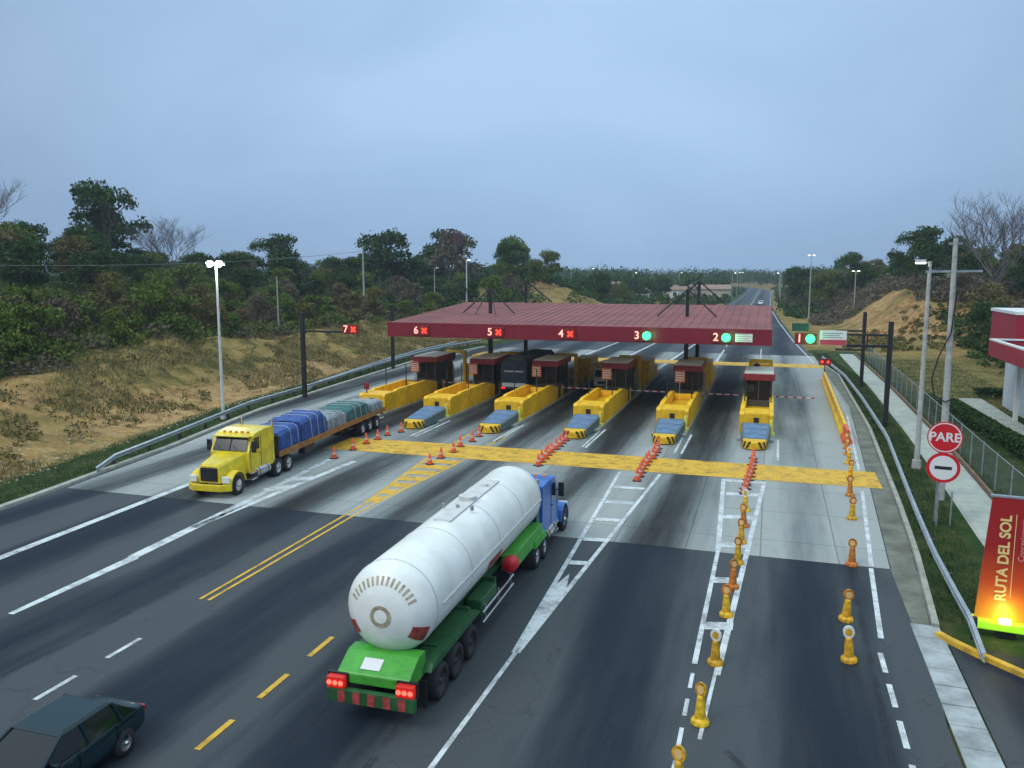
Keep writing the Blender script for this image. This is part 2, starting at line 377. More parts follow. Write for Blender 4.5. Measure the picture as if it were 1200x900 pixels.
# ---------------------------------------------------------------- road, slab, paint
ISL = [-30.6, -24.9, -18.95, -12.7, -6.5, -.65]            # island centre lines, left to right
LANES = [-27.75, -21.95, -15.8, -9.6, -3.6, 2.6]
def road_mat(name, kind):
    m = bpy.data.materials.new(name); m.use_nodes = True; n = m.node_tree.nodes; L = m.node_tree.links; b = n['Principled BSDF']
    t = n.new('ShaderNodeTexCoord')
    def noise(sc, det=6, ro=.6, st=(1, 1, 1)):
        mp_ = n.new('ShaderNodeMapping'); mp_.inputs['Scale'].default_value = st; L.new(t.outputs['Object'], mp_.inputs[0])
        x = n.new('ShaderNodeTexNoise'); x.inputs['Scale'].default_value = sc; x.inputs['Detail'].default_value = det; x.inputs['Roughness'].default_value = ro
        L.new(mp_.outputs[0], x.inputs['Vector']); return x.outputs['Fac']
    def math_(op, a, b_=None, c=None):
        x = n.new('ShaderNodeMath'); x.operation = op
        for i, v in enumerate((a, b_, c)):
            if v is None: continue
            if isinstance(v, (int, float)): x.inputs[i].default_value = v
            else: L.new(v, x.inputs[i])
        return x.outputs[0]
    s = n.new('ShaderNodeSeparateXYZ'); L.new(t.outputs['Object'], s.inputs[0])
    # distance to the lane centre as wear along the lane (lane pitch 5.95 m): oil drips and tyre polish
    ph = math_('MULTIPLY', math_('ADD', s.outputs['X'], 4.1), 2 * math.pi / 6.02)
    lane = math_('MULTIPLY_ADD', math_('COSINE', ph), .5, .5)
    big = noise(.12, 4, .6, (1.6, .35, 1))
    streak = noise(.8, 5, .6, (1, .06, 1))
    fine = noise(22, 6, .75)
    if kind == 'asphalt':
        w = math_('MULTIPLY_ADD', big, 1.0, math_('MULTIPLY_ADD', lane, -.42, math_('MULTIPLY', streak, .60)))
        stops = [(.20, (.007, .012, .021)), (.40, (.013, .020, .031)), (.54, (.027, .035, .042)), (.72, (.064, .072, .077))]
    else:
        w = math_('MULTIPLY_ADD', big, .55, math_('MULTIPLY_ADD', lane, -.52, math_('MULTIPLY', streak, .75)))
        # lane 1 on the far right stays clean
        cl = n.new('ShaderNodeMapRange'); cl.inputs['From Min'].default_value = -.6; cl.inputs['From Max'].default_value = .6; cl.inputs['To Max'].default_value = .30
        L.new(s.outputs['X'], cl.inputs[0]); w = math_('ADD', w, cl.outputs[0])
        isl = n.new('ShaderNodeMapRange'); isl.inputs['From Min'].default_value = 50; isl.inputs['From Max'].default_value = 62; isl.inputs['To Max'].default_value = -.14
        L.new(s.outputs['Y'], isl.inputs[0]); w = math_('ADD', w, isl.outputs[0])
        stops = [(.02, (.022, .023, .023)), (.18, (.065, .072, .072)), (.36, (.19, .21, .205)), (.62, (.34, .36, .34))]
    r = n.new('ShaderNodeValToRGB'); el = r.color_ramp.elements
    while len(el) < len(stops): el.new(.5)
    for e_, (p_, c_) in zip(el, stops): e_.position = p_; e_.color = (*c_, 1)
    L.new(w, r.inputs[0]); c = r.outputs[0]
    f2 = n.new('ShaderNodeMix'); f2.data_type = 'RGBA'; f2.blend_type = 'MULTIPLY'; f2.inputs[0].default_value = 1
    fr = n.new('ShaderNodeMapRange'); fr.inputs['To Min'].default_value = .35; fr.inputs['To Max'].default_value = 1.65; L.new(fine, fr.inputs[0])
    L.new(c, f2.inputs[6]); L.new(fr.outputs[0], f2.inputs[7]); c = f2.outputs[2]
    if kind == 'slab':
        br = n.new('ShaderNodeTexBrick'); br.offset = 0; br.inputs['Scale'].default_value = 1; br.inputs['Mortar Size'].default_value = .03; br.inputs['Brick Width'].default_value = 3.01; br.inputs['Row Height'].default_value = 4.5
        br.inputs['Color1'].default_value = (1, 1, 1, 1); br.inputs['Color2'].default_value = (.88, .88, .88, 1); br.inputs['Mortar'].default_value = (.45, .45, .45, 1)
        L.new(t.outputs['Object'], br.inputs['Vector'])
        f3 = n.new('ShaderNodeMix'); f3.data_type = 'RGBA'; f3.blend_type = 'MULTIPLY'; f3.inputs[0].default_value = .8
        L.new(c, f3.inputs[6]); L.new(br.outputs[0], f3.inputs[7]); c = f3.outputs[2]
    # hairline cracks: voronoi cell edges, broken up
    vo = n.new('ShaderNodeTexVoronoi'); vo.feature = 'DISTANCE_TO_EDGE'; vo.inputs['Scale'].default_value = .22
    wv = n.new('ShaderNodeTexNoise'); wv.inputs['Scale'].default_value = .9; wv.inputs['Detail'].default_value = 6; L.new(t.outputs['Object'], wv.inputs['Vector'])
    va = n.new('ShaderNodeVectorMath'); va.operation = 'MULTIPLY_ADD'; va.inputs[1].default_value = (2.2, 2.2, 0); L.new(wv.outputs['Color'], va.inputs[0]); L.new(t.outputs['Object'], va.inputs[2]); L.new(va.outputs[0], vo.inputs['Vector'])
    ck = n.new('ShaderNodeMapRange'); ck.inputs['From Min'].default_value = .0; ck.inputs['From Max'].default_value = .007; ck.inputs['To Min'].default_value = .72; L.new(vo.outputs['Distance'], ck.inputs[0])
    gate = math_('GREATER_THAN', big, .52); ckg = math_('MAXIMUM', ck.outputs[0], math_('SUBTRACT', 1, gate))
    f4 = n.new('ShaderNodeMix'); f4.data_type = 'RGBA'; f4.blend_type = 'MULTIPLY'; f4.inputs[0].default_value = 1; L.new(c, f4.inputs[6]); L.new(ckg, f4.inputs[7]); c = f4.outputs[2]
    L.new(c, b.inputs['Base Color'])
    b.inputs['Roughness'].default_value = .62 if kind == 'asphalt' else .7
    b.inputs['Specular IOR Level'].default_value = .12
    bp = n.new('ShaderNodeBump'); bp.inputs['Strength'].default_value = .25; bp.inputs['Distance'].default_value = .01
    L.new(noise(30, 3), bp.inputs['Height']); L.new(bp.outputs[0], b.inputs['Normal'])
    return m
def paint_mat(name, c, under, wear=.47):
    m = bpy.data.materials.new(name); m.use_nodes = True; n = m.node_tree.nodes; L = m.node_tree.links; b = n['Principled BSDF']
    b.inputs['Base Color'].default_value = (*c, 1); b.inputs['Roughness'].default_value = .6
    t = n.new('ShaderNodeTexCoord'); no = n.new('ShaderNodeTexNoise'); no.inputs['Scale'].default_value = 1.1; no.inputs['Detail'].default_value = 8; no.inputs['Roughness'].default_value = .8
    L.new(t.outputs['Object'], no.inputs['Vector'])
    r = n.new('ShaderNodeMapRange'); r.inputs['From Min'].default_value = wear - .11; r.inputs['From Max'].default_value = wear + .1; r.inputs['To Min'].default_value = .3; L.new(no.outputs['Fac'], r.inputs[0])
    L.new(r.outputs[0], b.inputs['Alpha'])
    return m
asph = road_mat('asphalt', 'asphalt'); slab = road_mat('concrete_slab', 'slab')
ys = sorted(set(list(np.arange(-58, 200, 4)) + [225, 250, 280, 320, 420, 520, 560, 600, 640, 680, 720, 780, 840, 900]))
b = MB()
for a, c in zip(ys[:-1], ys[1:]):
    b.quad((XL(a) + .02, a, 0), (XR(a) - .02, a, 0), (XR(c) - .02, c, 0), (XL(c) + .02, c, 0))
tag(b.build('road', asph), kind='structure')
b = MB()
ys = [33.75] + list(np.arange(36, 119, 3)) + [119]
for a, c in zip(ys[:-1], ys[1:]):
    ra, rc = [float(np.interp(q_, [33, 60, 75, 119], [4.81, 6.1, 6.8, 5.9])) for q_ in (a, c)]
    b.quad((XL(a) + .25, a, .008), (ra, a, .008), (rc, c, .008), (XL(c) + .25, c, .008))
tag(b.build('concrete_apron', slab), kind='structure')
b = MB()                                   # weathered shoulder beside the slab
for a, c in zip(ys[:-1], ys[1:]):
    ra, rc = [float(np.interp(q_, [33, 60, 75, 119], [4.86, 6.15, 6.85, 5.95])) for q_ in (a, c)]
    if XR(c) - .05 > rc: b.quad((ra, a, .006), (max(ra, XR(a) - .03), a, .006), (XR(c) - .03, c, .006), (rc, c, .006))
b.quad((4.86, 28.5, .006), (5.4, 28.5, .006), (5.85, 33.75, .006), (4.86, 33.75, .006))
tag(b.build('shoulder', mat('old_shoulder', (.15, .155, .12), .9, var=.45, scale=.7)), kind='structure')

W = MB(); Y_ = MB(); Z = .014
def dashes(mb, x, segs, w): [mb.strip(x, a, x, c, w, Z) for a, c in segs]
W.strip(-29.2, 4, -29.35, 24, .42, Z); W.strip(-29.35, 24, -29.9, 37, .42, Z); W.strip(-29.9, 37, -31.4, 52, .3, Z); W.strip(-29.7, 37, -29.6, 52, .25, Z)
W.strip(-24.13, 20.2, -24.2, 26, .24, Z, .5); W.strip(-24.3, 26, -24.75, 34, .5, Z); W.strip(-24.8, 34, -25.6, 44, .38, Z); W.strip(-24.55, 30, -23.9, 44, .38, Z)
for k in range(2): W.strip(-25.2 - k * .08, 36.5 + k * 2.1, -24.2 + k * .09, 37.6 + k * 2.1, .7, Z + .004)
dashes(W, -18.58, [(-12 + 2.55 * k, -10.6 + 2.55 * k) for k in range(13)], .16)
dashes(Y_, -12.84, [(-5 + 2.55 * k, -3.6 + 2.55 * k) for k in range(11)], .17)
# double yellow opening into a hatched yellow nose before the island between lanes 4 and 5
Y_.strip(-18.85, 23.2, -18.95, 36, .13, Z); Y_.strip(-18.5, 23.2, -18.5, 36, .13, Z)
Y_.strip(-18.97, 36, -20.0, 46.4, .22, Z); Y_.strip(-18.5, 36, -17.6, 46.4, .22, Z)
Y_.strip(-20.0, 50.6, -20.1, 54, .2, Z); Y_.strip(-17.6, 50.6, -17.4, 54, .2, Z)
for k in range(7):
    y = 36.2 + k * 1.45; hw = .18 + k * .125
    Y_.quad((-18.78 - hw, y, Z + .004), (-18.75 + hw, y + .1, Z + .004), (-18.75 + hw, y + 1.15, Z + .004), (-18.8 - hw, y + .9, Z + .004))
# white gore before the island between lanes 2 and 3
W.strip(-7.2, 14, -6.98, 22.6, .14, Z)
W.strip(-7.02, 22.6, -7.95, 46.2, .18, Z); W.strip(-6.93, 22.6, -5.65, 46.2, .18, Z); W.poly([(-6.98, 22.6, Z + .006), (-6.70, 28, Z + .006), (-6.95, 29.5, Z + .006), (-7.2, 28, Z + .006)])
for k in range(7):
    y = 24.5 + k * 3.0; f_ = (y - 22.6) / 23.6
    W.quad((-6.95 - .8 * f_, y, Z + .004), (-6.9 + 1.05 * f_, y + .1, Z + .004), (-6.9 + 1.08 * f_, y + .55, Z + .004), (-6.95 - .84 * f_, y + .45, Z + .004))
# white gore before the island between lanes 1 and 2
W.strip(-1.72, 23.5, -1.68, 34, .16, Z); W.strip(-1.68, 34, -2.12, 46.2, .22, Z); W.strip(-1.05, 23, .05, 46.2, .2, Z); W.strip(-1.25, 19.5, -1.1, 23, .1, Z)
for k in range(5):
    y = 26 + k * 4.2; f_ = (y - 20) / 26
    W.quad((-1.55 - .3 * f_, y, Z + .004), (-.95 + .85 * f_, y + .2, Z + .004), (-.95 + .88 * f_, y + .8, Z + .004), (-1.55 - .3 * f_, y + .6, Z + .004))
W.quad((-2.1, 45.6, Z + .008), (.02, 45.7, Z + .008), (.05, 46.2, Z + .008), (-2.1, 46.2, Z + .008))
dashes(W, -1.72, [(10 + 1.5 * k, 10.9 + 1.5 * k) for k in range(9)], .11)
dashes(W, 3.6, [(8.6 + 2.0 * k, 9.9 + 2.0 * k) for k in range(9)], .15)
W.strip(3.75, 27.0, 4.15, 33.6, .17, Z); W.strip(4.2, 33.9, 5.0, 45.8, .17, Z); W.strip(5.3, 50.8, 6.2, 70, .15, Z)
# right borders of the lanes beside the islands
for x in ISL: W.strip(x + 1.45, 52, x + 1.5, 58.5, .14, Z)
for x in LANES[1:5]: W.strip(x - 1.9, 52.2, x - 1.9, 58, .14, Z)
# arrows and text stubs on the apron
for x in ():
    W.quad((x - .08, 38, Z), (x + .08, 38, Z), (x + .08, 40.5, Z), (x - .08, 40.5, Z)); W.poly([(x - .35, 40.5, Z), (x + .35, 40.5, Z), (x, 42, Z)])
# far side gores
W.strip(-6.5, 92, -6.3, 125, .5, Z, .2)
W.strip(-.9, 90, -1.1, 128, .12, Z); W.poly([(-1.9, 98, Z), (-.1, 98, Z), (-1.05, 112, Z)])
for x in (-12.7, -19, -25): W.strip(x, 92, x + 1.5, 135, .5, Z, .25)
W.strip(-6.3, 130, -6.8, 515, .16, Z)
for k in range(30): W.strip(-3 - .0 * k, 150 + 12 * k, -3, 155 + 12 * k, .16, Z); W.strip(-10, 200 + 12 * k, -10, 205 + 12 * k, .16, Z)
for a, c in zip(YR[8:-1], YR[9:]): W.strip(XR(a) - .7, a, XR(c) - .7, c, .18, Z) if c < 1000 else None
tag(W.build('lane_marking_white', paint_mat('white_marking', (.62, .66, .66), None, .455)), kind='structure')
# transverse yellow bands
def band(x0, x1, y0, y1): Y_.quad((x0, y0, Z + .008), (x1, y0, Z + .008), (x1, y1, Z + .008), (x0, y1, Z + .008))
band(-27.5, 6.1, 46.6, 50.4); band(-25, 6.6, 104, 108)
tag(Y_.build('lane_marking_yellow', paint_mat('yellow_marking', (.68, .39, .02), None, .43)), kind='structure')

T_ = MB()
for (x0, y0, x1, y1, bend) in ((-1.6, 17.5, 3.2, 12.2, .5), (-1.5, 18.1, 3.4, 12.9, .5), (-.6, 19.2, 3.0, 10.5, .9), (-10.8, 13, -11.4, 26, .2), (-8.6, 13, -9.1, 27, .2), (-22.6, 14, -21.9, 33, .3), (-20.8, 14, -20.4, 33, .3), (1.2, 14, 1.6, 33, .1), (3.0, 14, 3.3, 33, .1)):
    P_ = [(x0 + (x1 - x0) * u + bend * math.sin(math.pi * u), y0 + (y1 - y0) * u) for u in np.linspace(0, 1, 15)]
    for a, c in zip(P_[:-1], P_[1:]): T_.strip(a[0], a[1], c[0], c[1], .2, .004)
tm = paint_mat('tyre_rubber_mark', (.012, .015, .02), None, .53); tm.node_tree.nodes['Map Range'].inputs['To Min'].default_value = 0; tm.node_tree.nodes['Map Range'].inputs['To Max'].default_value = .5
tag(T_.build('tyre_marks', tm), kind='structure')
# kerbs, footpath, drain
def ribbon(pts, w, z0, z1):
    b = MB(); rings = []
    for i, p_ in enumerate(pts):
        a = Vector(pts[max(0, i - 1)]); c = Vector(pts[min(len(pts) - 1, i + 1)]); d = (c - a).normalized(); n = Vector((-d.y, d.x)) * w / 2
        P = Vector(p_); rings.append([(P.x - n.x, P.y - n.y, z0), (P.x + n.x, P.y + n.y, z0), (P.x + n.x * .85, P.y + n.y * .85, z1), (P.x - n.x * .85, P.y - n.y * .85, z1)])
    return b.loft(rings)
ribbon([(XL(y) - .22, y) for y in np.arange(-58, 121, 3)], .45, -.05, .13).build('kerb_left', M['kerb'])['kind'] = 'structure'
ribbon([(XR(y) + .12, y) for y in np.arange(28.4, 112, 2.4)], .24, -.05, .13).build('kerb_right', M['kerb'])['kind'] = 'structure'
yk = ribbon([(5.5, 27.75), (5.75, 27.35), (6.4, 26.55), (7.3, 25.6), (8.3, 24.9), (9.6, 24.3), (11.5, 23.8), (16, 23.2)], .26, -.02, .15).build('kerb_yellow', M['ykerb']); yk['kind'] = 'structure'
b = MB()
for k in range(22):
    y = 5 + k * 1.07; b.box(4.80, y, -.02, 5.66, y + 1.03, .035 + .008 * math.sin(k * 5))
tag(b.build('drain_cover', M['drain'], bevel=.015), kind='structure')
b = MB(); b.quad((5.72, -58, .002), (30, -58, .002), (30, 23.4, .002), (5.72, 27.2, .002)); tag(b.build('side_road', asph), kind='structure')
wk = [(8.95, 20), (9.0, 38), (9.35, 50), (9.65, 64), (9.8, 88), (9.6, 104), (9.4, 125)]
ribbon([(x + .95, y) for x, y in [(np.interp(q_, [w_[1] for w_ in wk], [w_[0] for w_ in wk]), q_) for q_ in np.arange(27, 124, 3)]], 1.9, -.02, .07).build('footpath', M['walk'])['kind'] = 'structure'
ribbon([(x + 2.0, y) for x, y in [(np.interp(q_, [w_[1] for w_ in wk], [w_[0] for w_ in wk]), q_) for q_ in np.arange(27, 124, 3)]], .16, -.02, .2).build('footpath_edging', mat('brick_edging', (.2, .12, .08), .9, var=.4))['kind'] = 'structure'

# ---------------------------------------------------------------- toll canopy
ORD = ['first', 'second', 'third', 'fourth', 'fifth', 'sixth', 'seventh', 'eighth', 'ninth', 'tenth', 'eleventh', 'twelfth']
FY = 66.4; X0, X1 = -32.45, .2
can = empty('toll_canopy', 'long flat red metal canopy over the toll lanes with numbered fascia', 'canopy', (-16, FY, 0))
def L_(x, y, z): return (x + 16, y - FY, z)
b = MB()                                       # roof: standing seam, rising to a ridge and falling behind
def rz(y): return np.interp(y, [FY, 86, 100], [7.0, 8.12, 7.2])
for a, c in ((FY + .16, 86), (86, 100)):
    b.add([L_(X0 + .12, a, rz(a)), L_(X1 - .12, a, rz(a)), L_(X1 - .12, c, rz(c)), L_(X0 + .12, c, rz(c)),
           L_(X0 + .12, a, rz(a) - .12), L_(X1 - .12, a, rz(a) - .12), L_(X1 - .12, c, rz(c) - .12), L_(X0 + .12, c, rz(c) - .12)],
          [(0, 1, 2, 3), (7, 6, 5, 4), (0, 4, 5, 1), (2, 6, 7, 3), (0, 3, 7, 4), (1, 5, 6, 2)])
    x = X0 + .6
    while x < X1 - .3:
        xx = x + 16
        b.add([(xx, a - FY, rz(a)), (xx + .035, a - FY, rz(a)), (xx + .035, c - FY, rz(c)), (xx, c - FY, rz(c)), (xx, a - FY, rz(a) + .03), (xx + .035, a - FY, rz(a) + .03), (xx + .035, c - FY, rz(c) + .03), (xx, c - FY, rz(c) + .03)],
              [(4, 5, 6, 7), (0, 4, 7, 3), (1, 2, 6, 5), (0, 1, 5, 4)]); x += .75
rm = mat('roof_sheet', (.23, .09, .082), .8, spec=.2, var=.3, scale=.35, dark=(.19, .075, .075))
b.build('roof', rm, can)
b = MB(); b.box(X0 + 16, -.001, 5.78, X1 + 16, .15, 7.05); b.box(X0 + 16, .16, 5.9, X0 + 16.12, 33.4, 7.04); b.box(X1 + 15.88, .16, 5.9, X1 + 16, 33.4, 7.04); b.box(X0 + 16, 33.41, 5.8, X1 + 16, 33.55, 7.25)
b.build('fascia', M['fascia'], can, .02)
b = MB()
for k in range(6): b.box(X0 + 16.3 , 1 + k * 6.2, 5.95, X1 + 15.7, 1.25 + k * 6.2, 6.5)
b.build('roof_beam', M['darkmetal'], can)
b = MB(); b.box(X0 + 16.13, .17, 5.86, X1 + 15.87, 33.3, 5.93); b.build('soffit', M['offwhite'], can)
for lx in LANES:  # added glowing panels, one per lane, to fill the dark under the canopy
    b = MB(); b.box(lx + 15.7, 4.6, 5.8, lx + 16.3, 5.2, 5.86); b.build('canopy_fill_panel', mat('fill_panel_glow', (1, 1, .9), .4, emit=(1, .88, .65), estr=12), can)
for cx in (-7.1, -25.7):
    for cy, top in ((75, 9.9), (87, 10.5)):
        b = MB(); b.box(cx + 15.82, cy - FY - .18, .2, cx + 16.18, cy - FY + .18, 5.85); b.box(cx + 15.86, cy - FY - .14, rz(cy) - .1, cx + 16.14, cy - FY + .14, top)
        m_ = b.build('column', M['black'], can)
        b = MB()
        t_ = L_(cx, cy, top)
        for dx in (-2.6, 2.6):
            b.cyl(t_, L_(cx + dx, cy + (-.6 if cy < 80 else 1.5), rz(cy) + .05), .07, n=8)
            if cx < -20: b.cyl(t_, L_(cx + dx * .4, cy - 1.5, rz(cy - 1.5) + .05), .04, n=6)
        b.build('stay', M['black'], can)
def led_x(parent, x, y, z, m_, s=.31):
    b = MB()
    if m_ is M['ledred']:
        for r_ in (45, -45): b.box(-s, -.03, -.09, s, .0, .09, Matrix.Translation((x, y - .005 * (r_ > 0), z)) @ Matrix.Rotation(R(r_), 4, 'Y'))
    else:
        b.cyl((x, y, z), (x, y - .05, z), .34, n=24)
    return b.build('signal', m_, parent)
def lane_sign(digit, x, on, parent, y, z):
    b = MB(); b.box(x - .62, y - .12, z - .42, x + .95, y - .01, z + .42); s_ = b.build('sign_box', mat('sign_box_%s' % digit, (.20, .01, .012), .4), parent, .02)
    text_mesh('digit', digit, .88, M['ledwhite'], s_, (x - .28, y - .135, z), (R(90), 0, 0), .012, bold=.008)
    led_x(s_, x + .5, y - .125, z, M['ledgreen'] if on else M['ledred'])
for d_, x_, on_ in (('6', -29.35, 0), ('5', -22.5, 0), ('4', -16.25, 0), ('3', -9.95, 1), ('2', -3.75, 1)):
    lane_sign(d_, x_ + 16, on_, can, 0, 6.36)
b = MB(); b.box(13.45, -.1, 6.04, 14.75, -.01, 6.68); pn = b.build('notice_panel', M['signwhite'], can, .01)
b = MB(); [b.box(13.55, -.106, 6.12 + k * .16, 14.65 - .2 * (k % 2), -.101, 6.17 + k * .16) for k in range(4)]; b.build('notice_text', mat('faint_red', (.5, .25, .25), .6), pn)
# soft green spill from the two green arrows
for x_ in (-9.4, -3.2):
    l = bpy.data.lights.new('signal_glow', 'POINT'); l.energy = 45; l.color = (.1, 1, .35); l.shadow_soft_size = .3
    o = bpy.data.objects.new('signal_glow', l); col.objects.link(o); o.location = (x_ + .2, FY - .8, 6.36)

# ---------------------------------------------------------------- toll islands, cushions, booths, gates
NB = ['leftmost of the six', 'second from the left', 'third from the left', 'third from the right', 'second from the right', 'rightmost of the six']
darkhole = mat('hole_dark', (.03, .01, .01), .6)
def make_island():
    t = empty('toll_island', '', 'toll island', group='yellow toll islands under the canopy')
    b = MB(); b.box(-1.2, -2.2, 0, 1.2, 33, .2); b.build('plinth', M['kerb'], t, .03)
    b = MB()                                   # U-shaped trough of thick yellow walls
    pr = [(0, .2), (0, 1.5), (.25, 1.65), (2.2, 1.65), (2.3, 1.75), (8.5, 1.75), (11, 1.3), (11, .2)]
    for x0, x1 in ((-1.15, -.85), (.85, 1.15)): b.prism(pr, x0, x1)
    b.box(-.85, .002, .2, .85, 2.2, 1.62); b.box(-.85, 2.2, .2, .85, 11, 1.0); b.box(-.85, 8.6, 1.0, .85, 8.9, 1.5)
    blk = b.build('barrier_block', M['yellow'], t, .05)
    b = MB(); b.box(-.18, -.02, .95, .18, .01, 1.3); b.build('socket', darkhole, blk)
    b = MB(); b.box(-1.1, 24, .2, 1.1, 31, 1.5); b.box(-.9, 26, 1.5, .9, 30, 2.3); b.build('rear_block', M['yellow'], t, .06)
    b = MB(); b.cyl((1.02, -.5, .2), (1.02, -.5, 1.25), .11, n=10); b.cyl((1.02, -.5, .2), (1.02, -.5, .38), .24, n=10); b.build('post', mat('bright_yellow_post', (.8, .7, .12), .5), t)
    for sx in (-.95, .95):
        b = MB(); b.cyl((sx, 4.6, 1.7), (sx, 4.6, 3.6), .045, n=8); b.build('pole', M['black'], t)
    for x, y in ((1.0, 15.6), (1.0, 17.8), (-1.0, 16.2)): b = MB(); b.cyl((x, y, .2), (x, y, 2.4), .06, n=8); b.build('rail_post', M['galv'], t)
    for x, y in ((.95, 19.5), (.95, 22), (-.95, 20)): b = MB(); b.box(x - .12, y - .12, .2, x + .12, y + .12, 2.1); b.build('reader_post', M['yellow'], t, .02)
    return t
def make_cushion():
    t = empty('crash_cushion', '', 'crash cushion', group='crash cushions in front of the toll islands')
    b = MB(); secs = []
    for y, w, h in ((-4.2, .78, .62), (-3, .86, .72), (-1.6, .95, .82), (-.05, 1.0, .95)):
        secs.append([(-w, y, .08), (w, y, .08), (w, y, h - .06), (w - .1, y, h), (-w + .1, y, h), (-w, y, h - .06)])
    b.loft(secs); s_ = b.build('body', M['cushionside'], t)
    b = MB(); [b.quad((-w0 + .14, y0, h0), (w0 - .14, y0, h0), (w1 - .14, y1, h1), (-w1 + .14, y1, h1)) for y0, w0, h0, y1, w1, h1 in ((-4.0, .78, .635, -3.05, .85, .73), (-2.95, .86, .735, -1.65, .94, .83), (-1.55, .95, .84, -.15, 1, .955))]; b.build('cover', M['cushion'], t)
    b = MB(); n_ = 12; ring = lambda z, s: [(s * .8 * math.cos(math.pi + math.pi * i / n_), -4.21 + s * .8 * math.sin(math.pi + math.pi * i / n_), z) for i in range(n_ + 1)]
    b.loft([ring(.08, .98), ring(.5, 1), ring(.62, .9)]); ns = b.build('nose', M['yellow'], t)
    b = MB()
    for s_i in (-1, 1):
        for k in range(3):
            a0 = math.pi * 1.5 + s_i * (.25 + k * .42); a1 = a0 + s_i * .2
            P = lambda a, z: (.815 * math.cos(a), -4.21 + .815 * math.sin(a), z)
            b.add([P(a0, .58), P(a1, .58), P(a1 + s_i * .3, .12), P(a0 + s_i * .3, .12)], [(0, 1, 2, 3)])
    b.build('chevron', M['black'], ns)
    return t
def make_booth():
    t = empty('toll_booth', '', 'toll booth', group='toll booths on the islands')
    b = MB(); b.box(-1.0, 0, .2, 1.0, 4.3, 1.5); b.build('base_wall', M['booth'], t, .02)
    b = MB(); b.box(-.9, .08, 1.5, .9, 4.22, 3.1); b.build('glazing', M['boothglass'], t)
    b = MB()
    for x in (-.97, .89):
        for y in (0, 1.4, 2.8, 4.22): b.box(x, y, 1.49, x + .08, y + .08, 3.1)
    for y in (.0, 4.22): b.box(-.04, y, 1.49, .04, y + .08, 3.1)
    b.build('mullion', M['booth'], t)
    b = MB(); b.box(-1.2, -.35, 3.1, 1.2, 4.65, 3.6); b.build('roof', M['boothred'], t, .03)
    b = MB(); b.box(-1.1, -.2, 3.602, 1.1, 4.5, 3.67); b.build('roof_sheet', M['offwhite'], t)
    b = MB(); b.box(-.8, -.42, 2.2, -.3, -.36, 2.75); b.build('screen', M['black'], t, .02)
    return t
def make_gate():
    t = empty('barrier_gate', '', 'barrier gate', group='barrier gates across the lanes')
    b = MB(); b.box(-.18, -.18, .2, .18, .18, 1.25); b.build('cabinet', M['yellow'], t, .03)
    b = MB(); b.box(.1, -.24, .98, 3.45, -.19, 1.08); a_ = b.build('arm', M['white'], t)
    b = MB(); [b.box(.4 + k * .7, -.245, .977, .7 + k * .7, -.185, 1.083) for k in range(5)]; b.build('stripe', M['red'], a_)
    return t
I0, C0, B0, G0 = make_island(), make_cushion(), make_booth(), make_gate()
for k, x in enumerate(ISL):
    f = (lambda o, **kw: copy_tree(o, **kw)) if k else None
    def place(o, loc, label):
        if k: return copy_tree(o, loc=loc, label=label)
        o.location = loc; o['label'] = label; return o
    ex = 59.5
    place(I0, (x, ex, .0), 'yellow concrete toll island under the red canopy, ' + NB[k])
    if k: 
        if k == 1: C0.location = (x, ex - .15, 0); C0['label'] = 'blue-grey crash cushion with yellow nose, before the island ' + NB[k]
        else: copy_tree(C0, loc=(x, ex - .15, 0), label='blue-grey crash cushion with yellow nose, before the island ' + NB[k])
    place(B0, (x, ex + (6.9 if k == 5 else 11.1), .0), 'dark glazed toll booth with red roof band, ' + NB[k])
    place(G0, (x + .95, ex + 12.8, .0), 'red and white barrier arm right of the island ' + NB[k])
def make_portal():
    t = empty('reader_portal', '', 'portal', group='yellow reader portals behind the booths')
    for x in (-.9, .9): b = MB(); b.box(x - .16, -.16, .2, x + .16, .16, 3.2); b.build('leg', M['yellow'], t, .03)
    b = MB(); b.box(-1.06, -.17, 3.2, 1.06, .17, 3.5); b.build('beam', M['yellow'], t, .03)
    b = MB(); b.box(-.6, -.25, 2.5, -.1, -.17, 3.1); b.box(-.4, -.2, 3.0, -.3, -.1, 3.25); b.build('screen', M['black'], t, .02)
    return t
def make_user_sign():
    t = empty('tariff_sign', '', 'sign', group='orange and white tariff signs on the islands')
    b = MB(); b.cyl((0, 0, 0), (0, 0, 2.2), .04, n=8); b.build('post', M['galv'], t)
    b = MB(); b.box(-.42, -.04, 1.3, .42, .0, 2.3); p_ = b.build('plate', mat('tariff_plate', (.55, .14, .05), .5, var=.4, scale=3), t, .01)
    b = MB(); [b.box(-.34, -.052, 1.45 + k * .2, .34, -.042, 1.53 + k * .2) for k in range(4)]; b.build('rows', M['offwhite'], p_)
    return t
P0, U0 = make_portal(), make_user_sign()
for k, x in enumerate(ISL):
    a_ = P0 if k == 0 else copy_tree(P0); a_.location = (x, 78.5, 0); a_['label'] = 'tall yellow reader portal behind the toll booth, ' + NB[k]
    a_ = U0 if k == 0 else copy_tree(U0); a_.location = (x - .5, 69.2 if k < 5 else 71.6, .2 if k == 5 else 1.0); a_['label'] = 'orange plate with white rows beside the booth, ' + NB[k]
